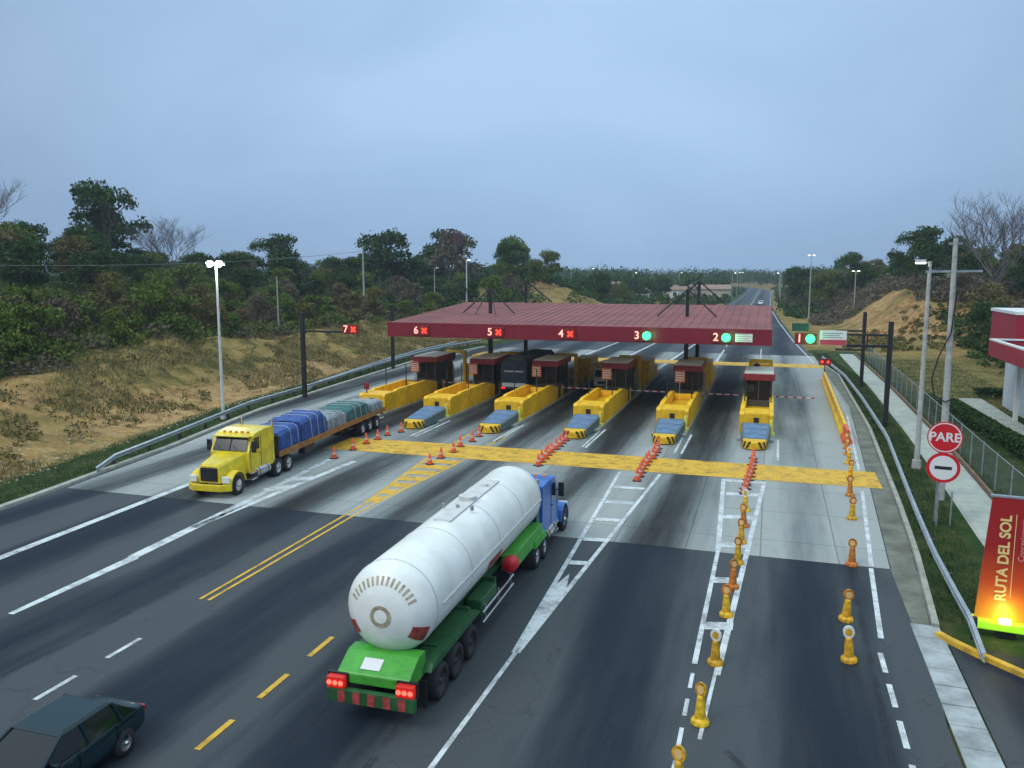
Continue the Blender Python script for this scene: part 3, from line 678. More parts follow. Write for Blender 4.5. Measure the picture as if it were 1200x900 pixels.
# white/red tipped signal post on the leftmost island
sp_ = empty('signal_post', 'short post with red warning head on the leftmost toll island', 'signal', (-31.4, 60.2, 1.6))
b = MB(); b.cyl((0, 0, 0), (0, 0, .8), .05, n=8); b.build('post', M['black'], sp_)
b = MB(); b.box(-.22, -.08, .3, .22, .08, .85); b.build('head', M['boothred'], sp_, .02)
sp2 = empty('warning_signal', 'small red double warning light at the far end of the yellow barrier wall', 'signal', (5.75, 93, 0))
b = MB(); b.cyl((0, 0, 0), (0, 0, 2.2), .05, n=8); b.build('post', M['darkmetal'], sp2)
b = MB(); b.box(-.6, -.08, 1.6, .6, .08, 2.3); h_ = b.build('head', M['boothred'], sp2, .02)
for sx in (-.3, .3): b = MB(); b.cyl((sx, -.12, 1.95), (sx, -.09, 1.95), .15); b.build('lens', M['ledred'], h_)

# ---------------------------------------------------------------- cones, delineators, yellow wall
def make_cone():
    t = empty('traffic_cone', '', 'traffic cone')
    b = MB(); b.box(-.22, -.22, 0, .22, .22, .05); b.build('base', M['rubber'], t, .01)
    b = MB(); b.lathe([(.17, .05), (.125, .28)], 14); b.lathe([(.096, .42), (.035, .74), (0, .75)], 14); b.build('body', M['orange'], t)
    b = MB(); b.lathe([(.127, .28), (.098, .42)], 14); b.build('collar', mat('dirty_collar', (.62, .40, .33), .6), t)
    return t
cone0 = make_cone(); first = True
def cone_row(pts, where, frm='nearest the camera'):
    global first
    for i, (x, y) in enumerate(pts):
        lab = 'orange cone, %s of the row %s' % (ORD[i], where)
        o = cone0 if first else copy_tree(cone0)
        first = False
        o.location = (x + random.uniform(-.08, .08), y, .01); o.rotation_euler = (0, 0, random.uniform(0, 1.5)); o.scale = (1.05, 1.05, random.uniform(.92, 1.08)); o['label'] = lab; o['group'] = 'traffic cones in the row ' + where
cone_row([(-19.05 + random.uniform(-.15, .15), 44.6 + 1.75 * k) for k in range(6)], 'on the yellow hatching')
cone_row([(-25.4, 44.3), (-25.55, 46.8), (-25.6, 48.8), (-25.4, 50.3), (-25.5, 51.8), (-25.1, 53.2)], 'beside the yellow flatbed truck')
cone_row([(-12.9 - .02 * k, 46.2 + .95 * k) for k in range(9)], 'just beyond the tank lorry cab')
cone_row([(-6.7 + .01 * k, 44.4 + .95 * k) for k in range(10)], 'at the tip of the long white gore')
cone_row([(-.88 + .03 * k, 43.4 + .95 * k) for k in range(10)], 'beyond the line of bollards')

def make_del(top, body, name, cat):
    t = empty(name, '', cat)
    b = MB(); b.lathe([(.29, 0), (.29, .09), (.26, .13), (.18, .17)], 18); b.lathe([(.18, .17), (.125, .72), (.10, .78), (0, .79)], 18); b.build('body', body, t)
    b = MB(); b.cyl((0, -.04, .95), (0, .04, .95), .2, n=20); b.cyl((0, 0, .78), (0, 0, .8), .07); hd = b.build('head', top, t, .01)
    b = MB(); b.cyl((0, -.055, .95), (0, -.041, .95), .12, n=18); b.build('reflector', mat('reflector_amber', (.8, .5, .2), .3) if top is not M['signwhite'] else M['bolyellow'], hd)
    b = MB(); b.lathe([(.157, .44), (.146, .54)], 18); b.build('band', body, t)
    t.scale = (.82, .82, .95)
    return t
d0 = make_del(M['bolorange'], M['bolyellow'], 'delineator', 'bollard')
d1 = make_del(M['signwhite'], M['bolyellow'], 'delineator', 'bollard')
d2 = make_del(M['bolyellow'], M['bolyellow'], 'delineator', 'bollard')
d3 = make_del(M['bolorange'], M['bolorange'], 'delineator', 'bollard')
used = set()
def put_del(p, x, y, lab, g):
    o = p if p.name not in used else copy_tree(p)
    used.add(p.name); o.location = (x, y, .012); o['label'] = lab; o['group'] = g; o.rotation_euler = (random.uniform(-.05, .05), random.uniform(-.06, .06), random.uniform(-.5, .5))
gl = 'delineators in the white gore left of lane 1'
seq = [(-1.5, 17.2, d2), (-1.3, 20.25, d2), (-1.14, 23.7, d1), (-1.01, 27.3, d0), (-.92, 29.9, d3), (-.84, 32.6, d0), (-.8, 35.2, d0), (-.76, 37.6, d3), (-.78, 40.2, d1)]
col_ = {d0.name: 'yellow bollard with orange round head', d1.name: 'yellow bollard with white round head', d2.name: 'all yellow bollard', d3.name: 'all orange bollard'}
for i, (x, y, p) in enumerate(seq): put_del(p, x, y, '%s, %s in the gore left of lane 1' % (col_[p.name], ORD[i]), gl)
gr = 'delineators along the right edge of lane 1'
seq = [(2.65, 25.06, d1), (2.8, 28.14, d0), (3.46, 33.71, d3), (4.02, 40.3, d0), (4.3, 44.6, d3), (4.6, 48.5, d0), (4.85, 52.2, d1), (5.0, 54.9, d3), (5.1, 56.8, d3)]
for i, (x, y, p) in enumerate(seq): put_del(p, x, y, '%s, %s along the right of lane 1' % (col_[p.name], ORD[i]), gr)
yw = empty('plastic_barrier', 'long yellow modular barrier wall along the right side of lane 1', 'barrier', (5.3, 58.4, 0))
for k in range(14):
    y0 = k * 2.45; dx = .012 * k * 2.45
    b = MB(); pr = [(-.3, 0), (-.3, .2), (-.14, .42), (-.1, .95), (.1, .95), (.14, .42), (.3, .2), (.3, 0)]
    b.loft([[(x + dx, y0, z) for x, z in pr], [(x + dx, y0 + 2.35, z) for x, z in pr]]); b.build('segment', M['yellow'] if k > 0 else M['orange'], yw, .02)

# ---------------------------------------------------------------- guardrails
def guardrail(name, pts, label, side):
    """pts list of (x,y); rail height .7; side = +1 faces +x"""
    t = empty(name, label, 'guardrail', (pts[0][0], pts[0][1], 0)); ox, oy = pts[0]
    # resample
    d = [0]
    for a, c in zip(pts[:-1], pts[1:]): d.append(d[-1] + math.hypot(c[0] - a[0], c[1] - a[1]))
    n = int(d[-1] / 2); S = np.linspace(0, d[-1], n + 1); xs = np.interp(S, d, [p[0] for p in pts]); yy = np.interp(S, d, [p[1] for p in pts])
    prof = [(0, .45), (.09, .50), (.09, .56), (.02, .60), (.09, .64), (.09, .72), (0, .77), (-.02, .77), (.07, .71), (.07, .65), (0, .60), (.07, .55), (.07, .51), (-.02, .45)]
    rings = []
    for i in range(n + 1):
        a = max(0, i - 1); c = min(n, i + 1); tx, ty = xs[c] - xs[a], yy[c] - yy[a]; l_ = math.hypot(tx, ty); nx_, ny_ = ty / l_ * side, -tx / l_ * side
        gz = float(ground(xs[i], yy[i])) + .04
        end = -.35 if i in (0,) else 0
        rings.append([(xs[i] - ox + nx_ * u, yy[i] - oy + ny_ * u, v + gz + end) for u, v in prof])
    b = MB(); b.loft(rings); b.build('rail', M['galv'], t)
    for i in range(1, n + 1, 2):
        a = max(0, i - 1); c = min(n, i + 1); tx, ty = xs[c] - xs[a], yy[c] - yy[a]; l_ = math.hypot(tx, ty); nx_, ny_ = ty / l_ * side, -tx / l_ * side
        x, y = xs[i] - ox - nx_ * .12, yy[i] - oy - ny_ * .12; gz = float(ground(xs[i], yy[i]))
        b = MB(); b.box(x - .06, y - .08, gz - .1, x + .06, y + .08, gz + .74); b.box(x - .05 + nx_ * .07, y - .06, gz + .52, x + .05 + nx_ * .07, y + .06, gz + .72); b.build('post', M['darkmetal'], t)
guardrail('guardrail', [(-36.4, 36.6), (-38.0, 44), (-39.6, 51), (-41.2, 58), (-42.4, 73), (-43.6, 84), (-44.8, 98), (-45, 112), (-43.5, 122)], 'grey steel guardrail along the grass verge below the earth bank', 1)
guardrail('guardrail', [(-41.9, 68), (-43.4, 79), (-44.9, 90), (-46.2, 104), (-46.0, 118)], 'second short grey guardrail on the verge behind the toll lanes at left', 1)
guardrail('guardrail', [(6.42, 25.9), (6.43, 29.5), (6.5, 34.4), (6.8, 41), (7.1, 46.6), (7.76, 58.7), (7.9, 76.4), (7.75, 92), (7.2, 101), (6.6, 112)], 'curving grey steel guardrail between lane 1 and the footpath', -1)

# ---------------------------------------------------------------- lamps, poles, gantries
def street_lamp(x, y, h, label, heads, lit, m_=None, group=None, arm=.55, rot=0, r=.1):
    z = float(ground(x, y)); t = empty('street_lamp', label, 'street lamp', (x, y, z), rot, group)
    b = MB(); b.cyl((0, 0, 0), (0, 0, h), r, r * .6, 12); b.cyl((0, 0, 0), (0, 0, .5), r * 1.7, r * 1.5, 12); b.build('pole', m_ or M['whitepost'], t)
    for s_ in heads:
        b = MB(); b.cyl((0, 0, h - .1), (s_ * arm, 0, h), .035, n=8); b.build('arm', m_ or M['whitepost'], t)
        b = MB(); b.box(s_ * arm - .28, -.16, h - .06, s_ * arm + .28, .16, h + .1); hd = b.build('lamp_head', M['offwhite'], t, .04)
        b = MB(); b.box(s_ * arm - .25, -.13, h - .13, s_ * arm + .25, .13, h - .061); b.build('lamp_glass', (M['lampw'] if lit == 2 else M['lamps']) if lit else M['offwhite'], hd)
    return t
t = street_lamp(-40.75, 54, 12.1, 'tall white street lamp with two bright lit heads on the left verge', (-1, 1), 2, arm=.42, r=.13)
for sx in (-.42, .42):
    l = bpy.data.lights.new('lamp_light', 'POINT'); l.energy = 260; l.color = (.9, 1, .85); l.shadow_soft_size = .25
    o = bpy.data.objects.new('lamp_light', l); col.objects.link(o); o.location = (-40.75 + sx, 53.7, 11.7)
for sx in (-.42, .42): b = MB(); b.lathe([(0, -.26), (.16, -.22), (.27, 0), (.22, .16), (0, .22)], 16, c=(sx, -.2, 12.1)); b.build('floodlight_globe', M['lampw'], t)
street_lamp(8.6, 52.5, 12.1, 'tall pale street lamp with one lit head beside the right footpath', (-1,), 1, M['concrete_post'], arm=.5, r=.16)
street_lamp(-70, 134, 14.5, 'thin unlit pole with crossarm on the crest right of the forest edge', (), 0, M['concrete_post'], r=.2)
street_lamp(-64.5, 172, 12.0, 'pale street lamp with lit head behind the left masts of the canopy', (1,), 1, M['whitepost'], r=.2)
street_lamp(-60, 143, 9.5, 'thin unlit lamp pole behind the left end of the canopy roof', (1,), 0, M['concrete_post'], r=.1)
street_lamp(-63, 96, 8.0, 'thin pole rising from the bank behind the lane 7 gantry', (), 0, M['concrete_post'], r=.11)
street_lamp(9.0, 215, 15.5, 'lit lamp pole at the foot of the right hill beside the far road', (-1, 1), 1, M['concrete_post'], r=.16)
street_lamp(17.5, 196, 9.5, 'lit lamp pole in front of the ochre cutting on the right', (-1, 1), 1, M['concrete_post'], r=.13)
street_lamp(-56, 236, 9.5, 'thin pole in front of the bare ochre mound', (), 0, M['concrete_post'], r=.16)
for i, (x, y) in enumerate([(-14.5, 330), (-15, 390), (3, 300), (3.2, 360), (3.5, 430), (-16, 460), (-48, 300), (-70, 330), (-40, 380)]):
    street_lamp(x, y, 11, 'far lit street lamp, %s one out along the distant highway' % ORD[i], (1 if x < 0 else -1,), 1, M['concrete_post'], 'far lamps along the distant highway', arm=1.0, r=.12)

# lane 7 gantry and plain mast
t = empty('sign_gantry', 'black post with cantilever arm carrying the red lane 7 sign', 'gantry', (-40.8, 66, 0))
b = MB(); b.box(-.17, -.17, 0, .17, .17, 7.8); b.build('post', M['black'], t, .02)
b = MB(); b.box(.17, -.07, 6.0, 4.3, .07, 6.18); b.build('arm', M['black'], t)
lane_sign('7', 4.75, 0, t, .0, 6.35)
mast = MB().box(-.17, -.17, 0, .17, .17, 7.6).build('black_mast', M['black'], None, .02, (-42.7, 88.7, 0)); tag(mast, 'plain black post standing behind the left end of the canopy', 'post')
t = empty('sign_gantry', 'tall black post nearest the guardrail with an arm carrying the lane 1 sign', 'gantry', (8.5, 66, 0))
b = MB(); b.box(-.17, -.17, 0, .17, .17, 7.85); b.build('post', M['black'], t, .02)
b = MB(); b.box(-3.0, -.07, 5.9, -.17, .07, 6.1); b.box(-3.0, -.07, 6.75, -.17, .07, 6.9); b.box(-1.6, -.05, 6.1, -1.5, .05, 6.75); b.build('arm', M['black'], t)
b = MB(); b.box(-4.9, -.1, 6.0, -3.0, -.0, 7.1); pn = b.build('panel', M['signwhite'], t, .01)
b = MB(); b.box(-4.88, -.112, 6.02, -3.02, -.103, 6.42); b.build('panel_red_band', mat('soft_red', (.5, .05, .08), .5), pn)
b = MB(); [b.box(-4.7, -.112, 6.55 + k * .16, -3.3 - .2 * (k % 2), -.103, 6.62 + k * .16) for k in range(3)]; b.build('panel_text', mat('panel_grey', (.3, .35, .33), .5), pn)
lane_sign('1', -6.05, 1, t, -.02, 6.45)
l = bpy.data.lights.new('signal_glow', 'POINT'); l.energy = 35; l.color = (.1, 1, .35); l.shadow_soft_size = .3
o = bpy.data.objects.new('signal_glow', l); col.objects.link(o); o.location = (3.0, 65, 6.4)
b = MB(); b.box(-6.9, -.1, 7.0, -5.7, .1, 7.6); b.build('sign_box_rear', mat('green_box', (.02, .08, .05), .5), t)
t = empty('sign_gantry', 'black post standing behind the lane 1 gantry with two arms', 'gantry', (9.0, 88.8, 0))
b = MB(); b.box(-.17, -.17, 0, .17, .17, 7.5); b.build('post', M['black'], t, .02)
b = MB(); b.box(-2.6, -.07, 5.5, -.17, .07, 5.68); b.box(-2.6, -.07, 3.6, -.17, .07, 3.78); b.build('arm', M['black'], t)

# utility pole with cable loop
t = empty('utility_pole', 'weathered concrete utility pole with crossarm behind the red stop sign', 'utility pole', (8.62, 45.3, 0)); t.rotation_euler = (0, R(-.6), 0)
b = MB(); b.cyl((0, 0, 0), (0, 0, 13.1), .2, .11, 14); b.build('pole', M['concrete_post'], t)
b = MB(); b.box(-1.25, -.06, 11.45, 1.25, .06, 11.56); b.box(-.3, -.06, 12.8, .3, .06, 12.9); b.build('crossarm', M['galv'], t)
b = MB(); [b.cyl((x, 0, 11.56), (x, 0, 11.75), .04, n=8) for x in (-1.15, -.5, .5, 1.15)]; b.build('insulator', M['darkmetal'], t)
b = MB(); pts = [(.15, -.2, 10.5), (.0, -.25, 8.5), (-.5, -.25, 7.3), (-.75, -.25, 6.2), (-.6, -.25, 5.4), (-.1, -.25, 5.05), (.3, -.25, 5.25)]
[b.cyl(a, c, .035, n=6, caps=False) for a, c in zip(pts[:-1], pts[1:])]; b.build('cable_loop', M['rubber'], t)
# overhead cable crossing the left forest
pt = []
for k in range(41):
    u = k / 40; pt.append((-92 + 22 * u, 62 + 72 * u, 12.5 + 2.6 * u - 5 * u * (1 - u)))
b = MB(); [b.cyl(a, c, .035, n=5, caps=False) for a, c in zip(pt[:-1], pt[1:])]
tag(b.build('overhead_cable', mat('cable_grey', (.2, .2, .2), .6)), 'thin sagging overhead cable in front of the left forest', 'cable')

# ---------------------------------------------------------------- round signs and banner
def round_sign(x, y, z, r, label, kind):
    t = empty('road_sign', label, 'road sign', (x, y, 0))
    for px in ((-.38,) if kind == 'pare' else (-.32,)):
        b = MB(); b.box(px - .04 + .2, .03, 0, px + .04 + .2, .1, z); b.build('post', M['galv'], t)
    b = MB(); b.cyl((0, .0, z), (0, -.03, z), r, n=40); pl = b.build('plate', M['red'], t)
    if kind == 'pare':
        b = MB(); b.lathe([(r * .93, -.034), (r * .86, -.034)], 40, 'y', (0, 0, z), False); b.build('ring', M['signwhite'], pl)
        text_mesh('lettering', 'PARE', r * .78, M['signwhite'], pl, (0, -.04, z), (R(90), 0, 0), .006, bold=.014)
    else:
        b = MB(); b.cyl((0, -.031, z), (0, -.04, z), r * .8, n=40); b.build('disc', M['signwhite'], pl)
        b = MB(); b.box(-r * .5, -.05, z - .07, r * .5, -.041, z + .07); b.build('bar', M['black'], pl)
    t.rotation_euler = (0, 0, R(-8)); return t
round_sign(7.82, 41.0, 4.0, .73, 'round red stop sign reading PARE in front of the utility pole', 'pare')
round_sign(7.72, 40.4, 2.72, .69, 'round white sign with red rim and black bar below the stop sign', 'bar')
st = MB().box(-.03, -.03, 0, .03, .03, 1.6).build('marker_stake', M['galv'], None, 0, (8.2, 40.6, 0)); tag(st, 'thin short grey stake on the grass right of the round signs', 'stake')

t = empty('lit_totem', 'tall red to orange banner reading RUTA DEL SOL lit from its green base', 'banner', (7.62, 28.4, 0), R(-6))
BW = .80
m = bpy.data.materials.new('banner_print'); m.use_nodes = True; n = m.node_tree.nodes; Lk = m.node_tree.links; pb = n['Principled BSDF']
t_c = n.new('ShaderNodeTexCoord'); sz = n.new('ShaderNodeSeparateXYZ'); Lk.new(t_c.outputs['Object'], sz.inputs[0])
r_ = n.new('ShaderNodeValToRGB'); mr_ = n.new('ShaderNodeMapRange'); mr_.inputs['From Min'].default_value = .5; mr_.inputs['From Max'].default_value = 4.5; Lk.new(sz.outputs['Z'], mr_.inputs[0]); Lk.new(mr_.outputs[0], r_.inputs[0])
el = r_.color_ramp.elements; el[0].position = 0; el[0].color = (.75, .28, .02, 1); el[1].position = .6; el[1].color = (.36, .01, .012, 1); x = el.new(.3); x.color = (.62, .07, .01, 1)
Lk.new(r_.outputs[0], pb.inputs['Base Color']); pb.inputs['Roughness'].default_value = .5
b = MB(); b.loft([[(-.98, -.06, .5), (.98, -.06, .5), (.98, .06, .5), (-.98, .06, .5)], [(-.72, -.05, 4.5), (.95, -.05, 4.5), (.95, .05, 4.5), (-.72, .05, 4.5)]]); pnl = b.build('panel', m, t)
b = MB(); b.box(-.78, -.07, 4.5, 1.0, .07, 4.56); b.build('top_rail', M['galv'], t)
yel = mat('banner_letters', (.85, .62, .25), .5); 
text_mesh('lettering', 'RUTA DEL SOL', .42, yel, pnl, (-.30, -.075, 2.55), (R(90), R(-90), 0), .004, bold=.012)
text_mesh('small_lettering', 'Concesionaria', .24, mat('banner_pink', (.75, .30, .26), .5), pnl, (.18, -.075, 3.2), (R(90), R(-90), 0), .004)
b = MB(); b.box(-.05, -.074, 1.3, -.03, -.066, 4.0); b.build('rule_line', yel, pnl)
gb = mat('totem_green', (.30, .65, .02), .4, emit=(.4, 1, .03), estr=.55)
b = MB(); b.box(-1.12, -.3, .22, 1.12, .25, .5); b.build('base', gb, t, .05)
b = MB(); b.box(-.35, -.2, 0, .2, .15, .22); b.build('foot', M['black'], t)
b = MB(); b.cyl((-.15, -.34, .5), (-.15, -.26, .62), .16, .18, 14); b.build('floodlight', mat('flood_glow', (1, 1, .5), .4, emit=(1, 1, .35), estr=8), t)
l = bpy.data.lights.new('totem_light', 'POINT'); l.energy = 22; l.color = (1, .95, .2); l.shadow_soft_size = .12
o = bpy.data.objects.new('totem_light', l); col.objects.link(o); o.parent = t; o.location = (-.15, -.45, .85)

# ---------------------------------------------------------------- vehicles
def wheel(parent, x, y, r=.5, w=.3, side=1, dual=False, rimm=None):
    """outer face towards side*x"""
    ww = w * (2.1 if dual else 1); x0 = x - ww * side; b = MB()
    b.lathe([(r * .6, 0), (r * .93, .0), (r, .05), (r, ww - .05), (r * .93, ww), (r * .6, ww), (r * .6, 0)], 24, 'x', (min(x, x0), y, r)); o = b.build('wheel', M['rubber'], parent)
    b = MB(); xo = x - side * .03; xi = x - side * (.12 if dual else .06)
    b.lathe([(0, xi), (r * .2, xi), (r * .35, xi - side * .02), (r * .62, xo)], 20, 'x', (0, y, r)); b.lathe([(0, xi + side * .1), (r * .16, xi + side * .09), (r * .18, xi)], 12, 'x', (0, y, r))
    b.build('rim', rimm or M['chrome'], o); return o
def tractor(t, paint, oy=0, L=6.6, frontgrille=True, stacks=True):
    """conventional tractor, nose at local y = oy, body towards -y"""
    Y = lambda d: oy - d
    b = MB(); b.box(-.45, Y(L), .75, -.3, Y(.4), 1.0); b.box(.3, Y(L), .75, .45, Y(.4), 1.0); b.box(-.3, Y(L - .1), .8, .3, Y(L), .98); b.build('chassis', M['darkmetal'], t)
    b = MB(); sec = lambda d, w0, w1, z0, z1: [(-w0, Y(d), z0), (w0, Y(d), z0), (w0 * .98, Y(d), (z0 + z1) / 2), (w1, Y(d), z1 - .12), (w1 * .8, Y(d), z1), (-w1 * .8, Y(d), z1), (-w1, Y(d), z1 - .12), (-w0 * .98, Y(d), (z0 + z1) / 2)]
    b.loft([sec(.32, .62, .5, .75, 1.62), sec(.45, .72, .6, .75, 1.72), sec(1.2, .82, .7, .8, 1.85), sec(2.25, .98, .86, .85, 2.0)]); b.build('hood', paint, t, .03)
    b = MB()                                             # cab and sleeper
    prof = [(Y(2.25), .85), (Y(2.25), 1.95), (Y(2.7), 2.75), (Y(3.0), 2.88), (Y(3.9), 2.98), (Y(4.9), 2.95), (Y(4.95), .85)]
    b.prism(prof, -1.13, 1.13); cab = b.build('cab', paint, t, .08)
    b = MB(); b.add([(-1.0, Y(2.24), 2.03), (1.0, Y(2.24), 2.03), (.92, Y(2.62), 2.70), (-.92, Y(2.62), 2.70)], [(0, 1, 2, 3)])
    b.v = [(x, y + .02, z + .012) for x, y, z in b.v]; b.build('windscreen', M['glass'], cab)
    b = MB(); b.box(-.03, Y(2.27), 2.03, .03, Y(2.235), 2.06); b.cyl((0, Y(2.2), 2.04), (0, Y(2.58), 2.73), .022, n=6)
    for sx in (-.5, .45): b.cyl((sx, Y(2.2), 2.05), (sx + .35, Y(2.36), 2.3), .014, n=5)
    b.build('wipers', M['black'], cab)
    for s in (-1, 1):
        b = MB(); b.box(s * 1.138 - .006, Y(2.42), 1.0, s * 1.138 + .006, Y(2.40), 2.6); b.box(s * 1.138 - .006, Y(3.5), 1.0, s * 1.138 + .006, Y(3.48), 2.7); b.box(s * 1.14 - .02, Y(3.4), 1.75, s * 1.14 + .02, Y(3.25), 1.79); b.build('door_trim', M['black'], cab)
        b = MB(); b.box(min(s * .6, s * .74), Y(1.9), 1.25, max(s * .6, s * .9), Y(1.6), 1.45); b.build('air_vent', M['darkmetal'], t, .02)
        b = MB(); b.add([(s * 1.136, Y(2.55), 2.0), (s * 1.136, Y(3.35), 2.0), (s * 1.136, Y(3.35), 2.65), (s * 1.136, Y(2.85), 2.65)], [(0, 1, 2, 3)]); b.build('side_window', M['glass'], cab)
        b = MB(); b.box(s * 1.02 - .11, Y(1.95), .72, s * 1.02 + .11, Y(.15), .78)
        ar = [(Y(1.62 + .0) + .0, 0)]
        arc = [(Y(1.1) + .68 * math.cos(a), .52 + .68 * math.sin(a)) for a in np.linspace(.12, math.pi - .12, 10)]; arc2 = [(Y(1.1) + .76 * math.cos(a), .52 + .76 * math.sin(a)) for a in np.linspace(math.pi - .12, .12, 10)]
        b = MB(); b.prism(arc + arc2, s * .72, s * 1.2); b.build('fender', paint, t)
        b = MB(); b.box(min(s * .72, s * 1.14), Y(.42), .78, max(s * .72, s * 1.14), Y(.28), 1.12); fl = b.build('headlight', M['headl'], t, .03)
        b = MB(); b.box(min(s * 1.2, s * 1.45), Y(2.5), 1.95, max(s * 1.2, s * 1.45), Y(2.42), 2.55); b.box(min(s * 1.1, s * 1.3), Y(2.48), 2.2, max(s * 1.1, s * 1.3), Y(2.44), 2.24); b.build('mirror', M['black'], t)
        b = MB(); b.cyl((s * .95, Y(4.3), .72), (s * .95, Y(2.95), .72), .3, n=20); ft = b.build('fuel_tank', M['chrome'], t); b = MB(); [b.cyl((s * .95, Y(q0), .72), (s * .95, Y(q0 - .06), .72), .312, n=20) for q0 in (3.2, 4.1)]; b.build('tank_strap', M['darkmetal'], ft)
        b = MB(); b.box(min(s * .7, s * 1.2), Y(2.9), .45, max(s * .7, s * 1.2), Y(2.35), .52); b.box(min(s * .7, s * 1.2), Y(2.9), .8, max(s * .7, s * 1.2), Y(2.35), .86); b.build('step', M['chrome'], t)
        wheel(t, s * 1.22, Y(1.1), .52, .28, s)
        for d in (L - 1.75, L - .55): wheel(t, s * 1.24, Y(d), .52, .28, s, True)
        if stacks: b = MB(); b.cyl((s * .95, Y(5.1), 1.0), (s * .95, Y(5.1), 3.3), .075, n=10); b.build('exhaust_stack', M['chrome'], t)
    b = MB(); b.box(-.48, Y(.33), .85, .48, Y(.27), 1.55); g_ = b.build('grille', M['black'], t, .02)
    b = MB(); [b.box(-.46, Y(.27), .92 + k * .12, .46, Y(.25), .95 + k * .12) for k in range(5)]; b.build('grille_bars', M['darkmetal'], g_)
    b = MB(); b.loft([[(-1.2, Y(.45), .38), (-1.2, Y(.45), .72), (-1.2, Y(.3), .72), (-1.2, Y(.3), .38)], [(-.8, Y(.2), .38), (-.8, Y(.2), .72), (-.8, Y(.02), .72), (-.8, Y(.02), .38)], [(.8, Y(.2), .38), (.8, Y(.2), .72), (.8, Y(.02), .72), (.8, Y(.02), .38)], [(1.2, Y(.45), .38), (1.2, Y(.45), .72), (1.2, Y(.3), .72), (1.2, Y(.3), .38)]]); b.build('bumper', paint, t, .03)
    b = MB(); b.box(-1.08, Y(2.72), 2.74, 1.08, Y(2.38), 2.80); b.build('sun_visor', paint, t, .02)
    for x in (-.7, -.35, 0, .35, .7): b = MB(); b.box(x - .06, Y(3.05), 2.88, x + .06, Y(2.92), 2.97); b.build('roof_light', mat('amber', (.8, .3, .03), .3), cab)
    b = MB(); b.cyl((0, Y(L - 1.1), 1.0), (0, Y(L - 1.1), 1.15), .5, n=20); b.build('fifth_wheel', M['darkmetal'], t)

# green and blue LPG tanker heading away
tk = empty('tanker_truck', 'white tank lorry with green chassis and blue cab driving away from the camera', 'tanker truck', (-9.3, 18.5, 0), R(1.1))
b = MB(); rT = 1.25; zc = 2.66; prof = []
for a in np.linspace(0, 90, 12): prof.append((rT * math.sin(R(a)), -.25 + .78 - .78 * math.cos(R(a))))
for a in np.linspace(90, 0, 12): prof.append((rT * math.sin(R(a)), 11.6 + .78 * math.cos(R(a))))
b.lathe(prof, 48, 'y', (0, 0, zc)); tank = b.build('tank', M['tank'], tk)
for y0 in (.6, 3.4, 6.2, 9.0, 11.5): b = MB(); b.lathe([(rT + .002, y0), (rT + .012, y0 + .02), (rT + .012, y0 + .05), (rT + .002, y0 + .07)], 48, 'y', (0, 0, zc)); b.build('weld_band', M['offwhite'], tank)
b = MB()
for s in (-1, 1): b.box(s * (rT + .01) - .025, 1.0, zc - .03, s * (rT + .01) + .025, 11.6, zc + .03)
b.build('side_rail', M['offwhite'], tank)
b = MB(); b.cyl((0, 6.6, zc + rT - .04), (0, 6.6, zc + rT + .16), .3, n=20); b.cyl((0, 8.4, zc + rT - .03), (0, 8.4, zc + rT + .1), .14, n=14); b.build('manhole', M['offwhite'], tank)
for sx in (-.35, .0, .35):
    b = MB(); b.cyl((sx * 1.4, 5.6, zc + rT - .03), (sx * 1.4, 5.6, zc + rT + .12), .06, n=10); b.build('valve', M['galv'], tank)
b = MB(); b.box(-.28, 4.2, zc + rT - .01, .28, 9.3, zc + rT + .02); b.build('walkway', M['offwhite'], tank)
# faded red marks on the rear dome and the side
fr = mat('faded_red', (.42, .06, .05), .6, var=.5, scale=6); fb = mat('faded_brown', (.42, .36, .24), .6, var=.4, scale=6)
def dome(ang, rad):                        # point on the rear dome
    k = min(rad / rT, .999); return (rad * math.cos(ang), -.25 + .78 - .78 * math.sqrt(1 - k * k) - .014, zc + rad * math.sin(ang))
b = MB()
for k in range(15):
    a = R(25 + k * 9.2)
    b.add([dome(a, .80), dome(a + .07, .80), dome(a + .07, 1.0), dome(a, 1.0)], [(0, 1, 2, 3)])
b.build('rear_lettering', fb, tank)
for a in (R(-28), R(208)):
    b = MB(); g_ = [[dome(a - .2 + .08 * i_, .86 + .07 * j_) for i_ in range(6)] for j_ in range(6)]
    b.add([p_ for row in g_ for p_ in row], [(j_ * 6 + i_, j_ * 6 + i_ + 1, j_ * 6 + i_ + 7, j_ * 6 + i_ + 6) for j_ in range(5) for i_ in range(5)]); b.build('hazard_placard', fr, tank)
b = MB(); c0 = [dome(R(a), .3) for a in range(0, 360, 30)]; b.add(c0, [tuple(range(12))]); b.build('rear_emblem', fb, tank)
def side_quad(y0, y1, a0, a1, s=1): 
    P = lambda y, a: (s * (rT + .02) * math.cos(R(a)), y, zc + (rT + .02) * math.sin(R(a))); return [P(y0, a0), P(y1, a0), P(y1, a1), P(y0, a1)]
b = MB(); b.add(side_quad(5.2, 6.6, -28, -14), [(0, 1, 2, 3)]); b.build('side_marking', fr, tank)
b = MB(); b.box(-.5, .0, .95, -.35, 12.6, 1.25); b.box(.35, .0, .95, .5, 12.6, 1.25); [b.box(-1.0, y, 1.0, 1.0, y + .15, 1.35) for y in (1.2, 3.8, 6.4, 9.0, 11.2)]; b.build('trailer_frame', M['dkgreen'], tk)
b = MB(); b.prism([(-.75, 1.0), (-.75, 1.28), (-.1, 1.62), (.35, 1.62), (.35, 1.0)], -1.0, 1.0); rb = b.build('rear_hood', M['green'], tk, .04)
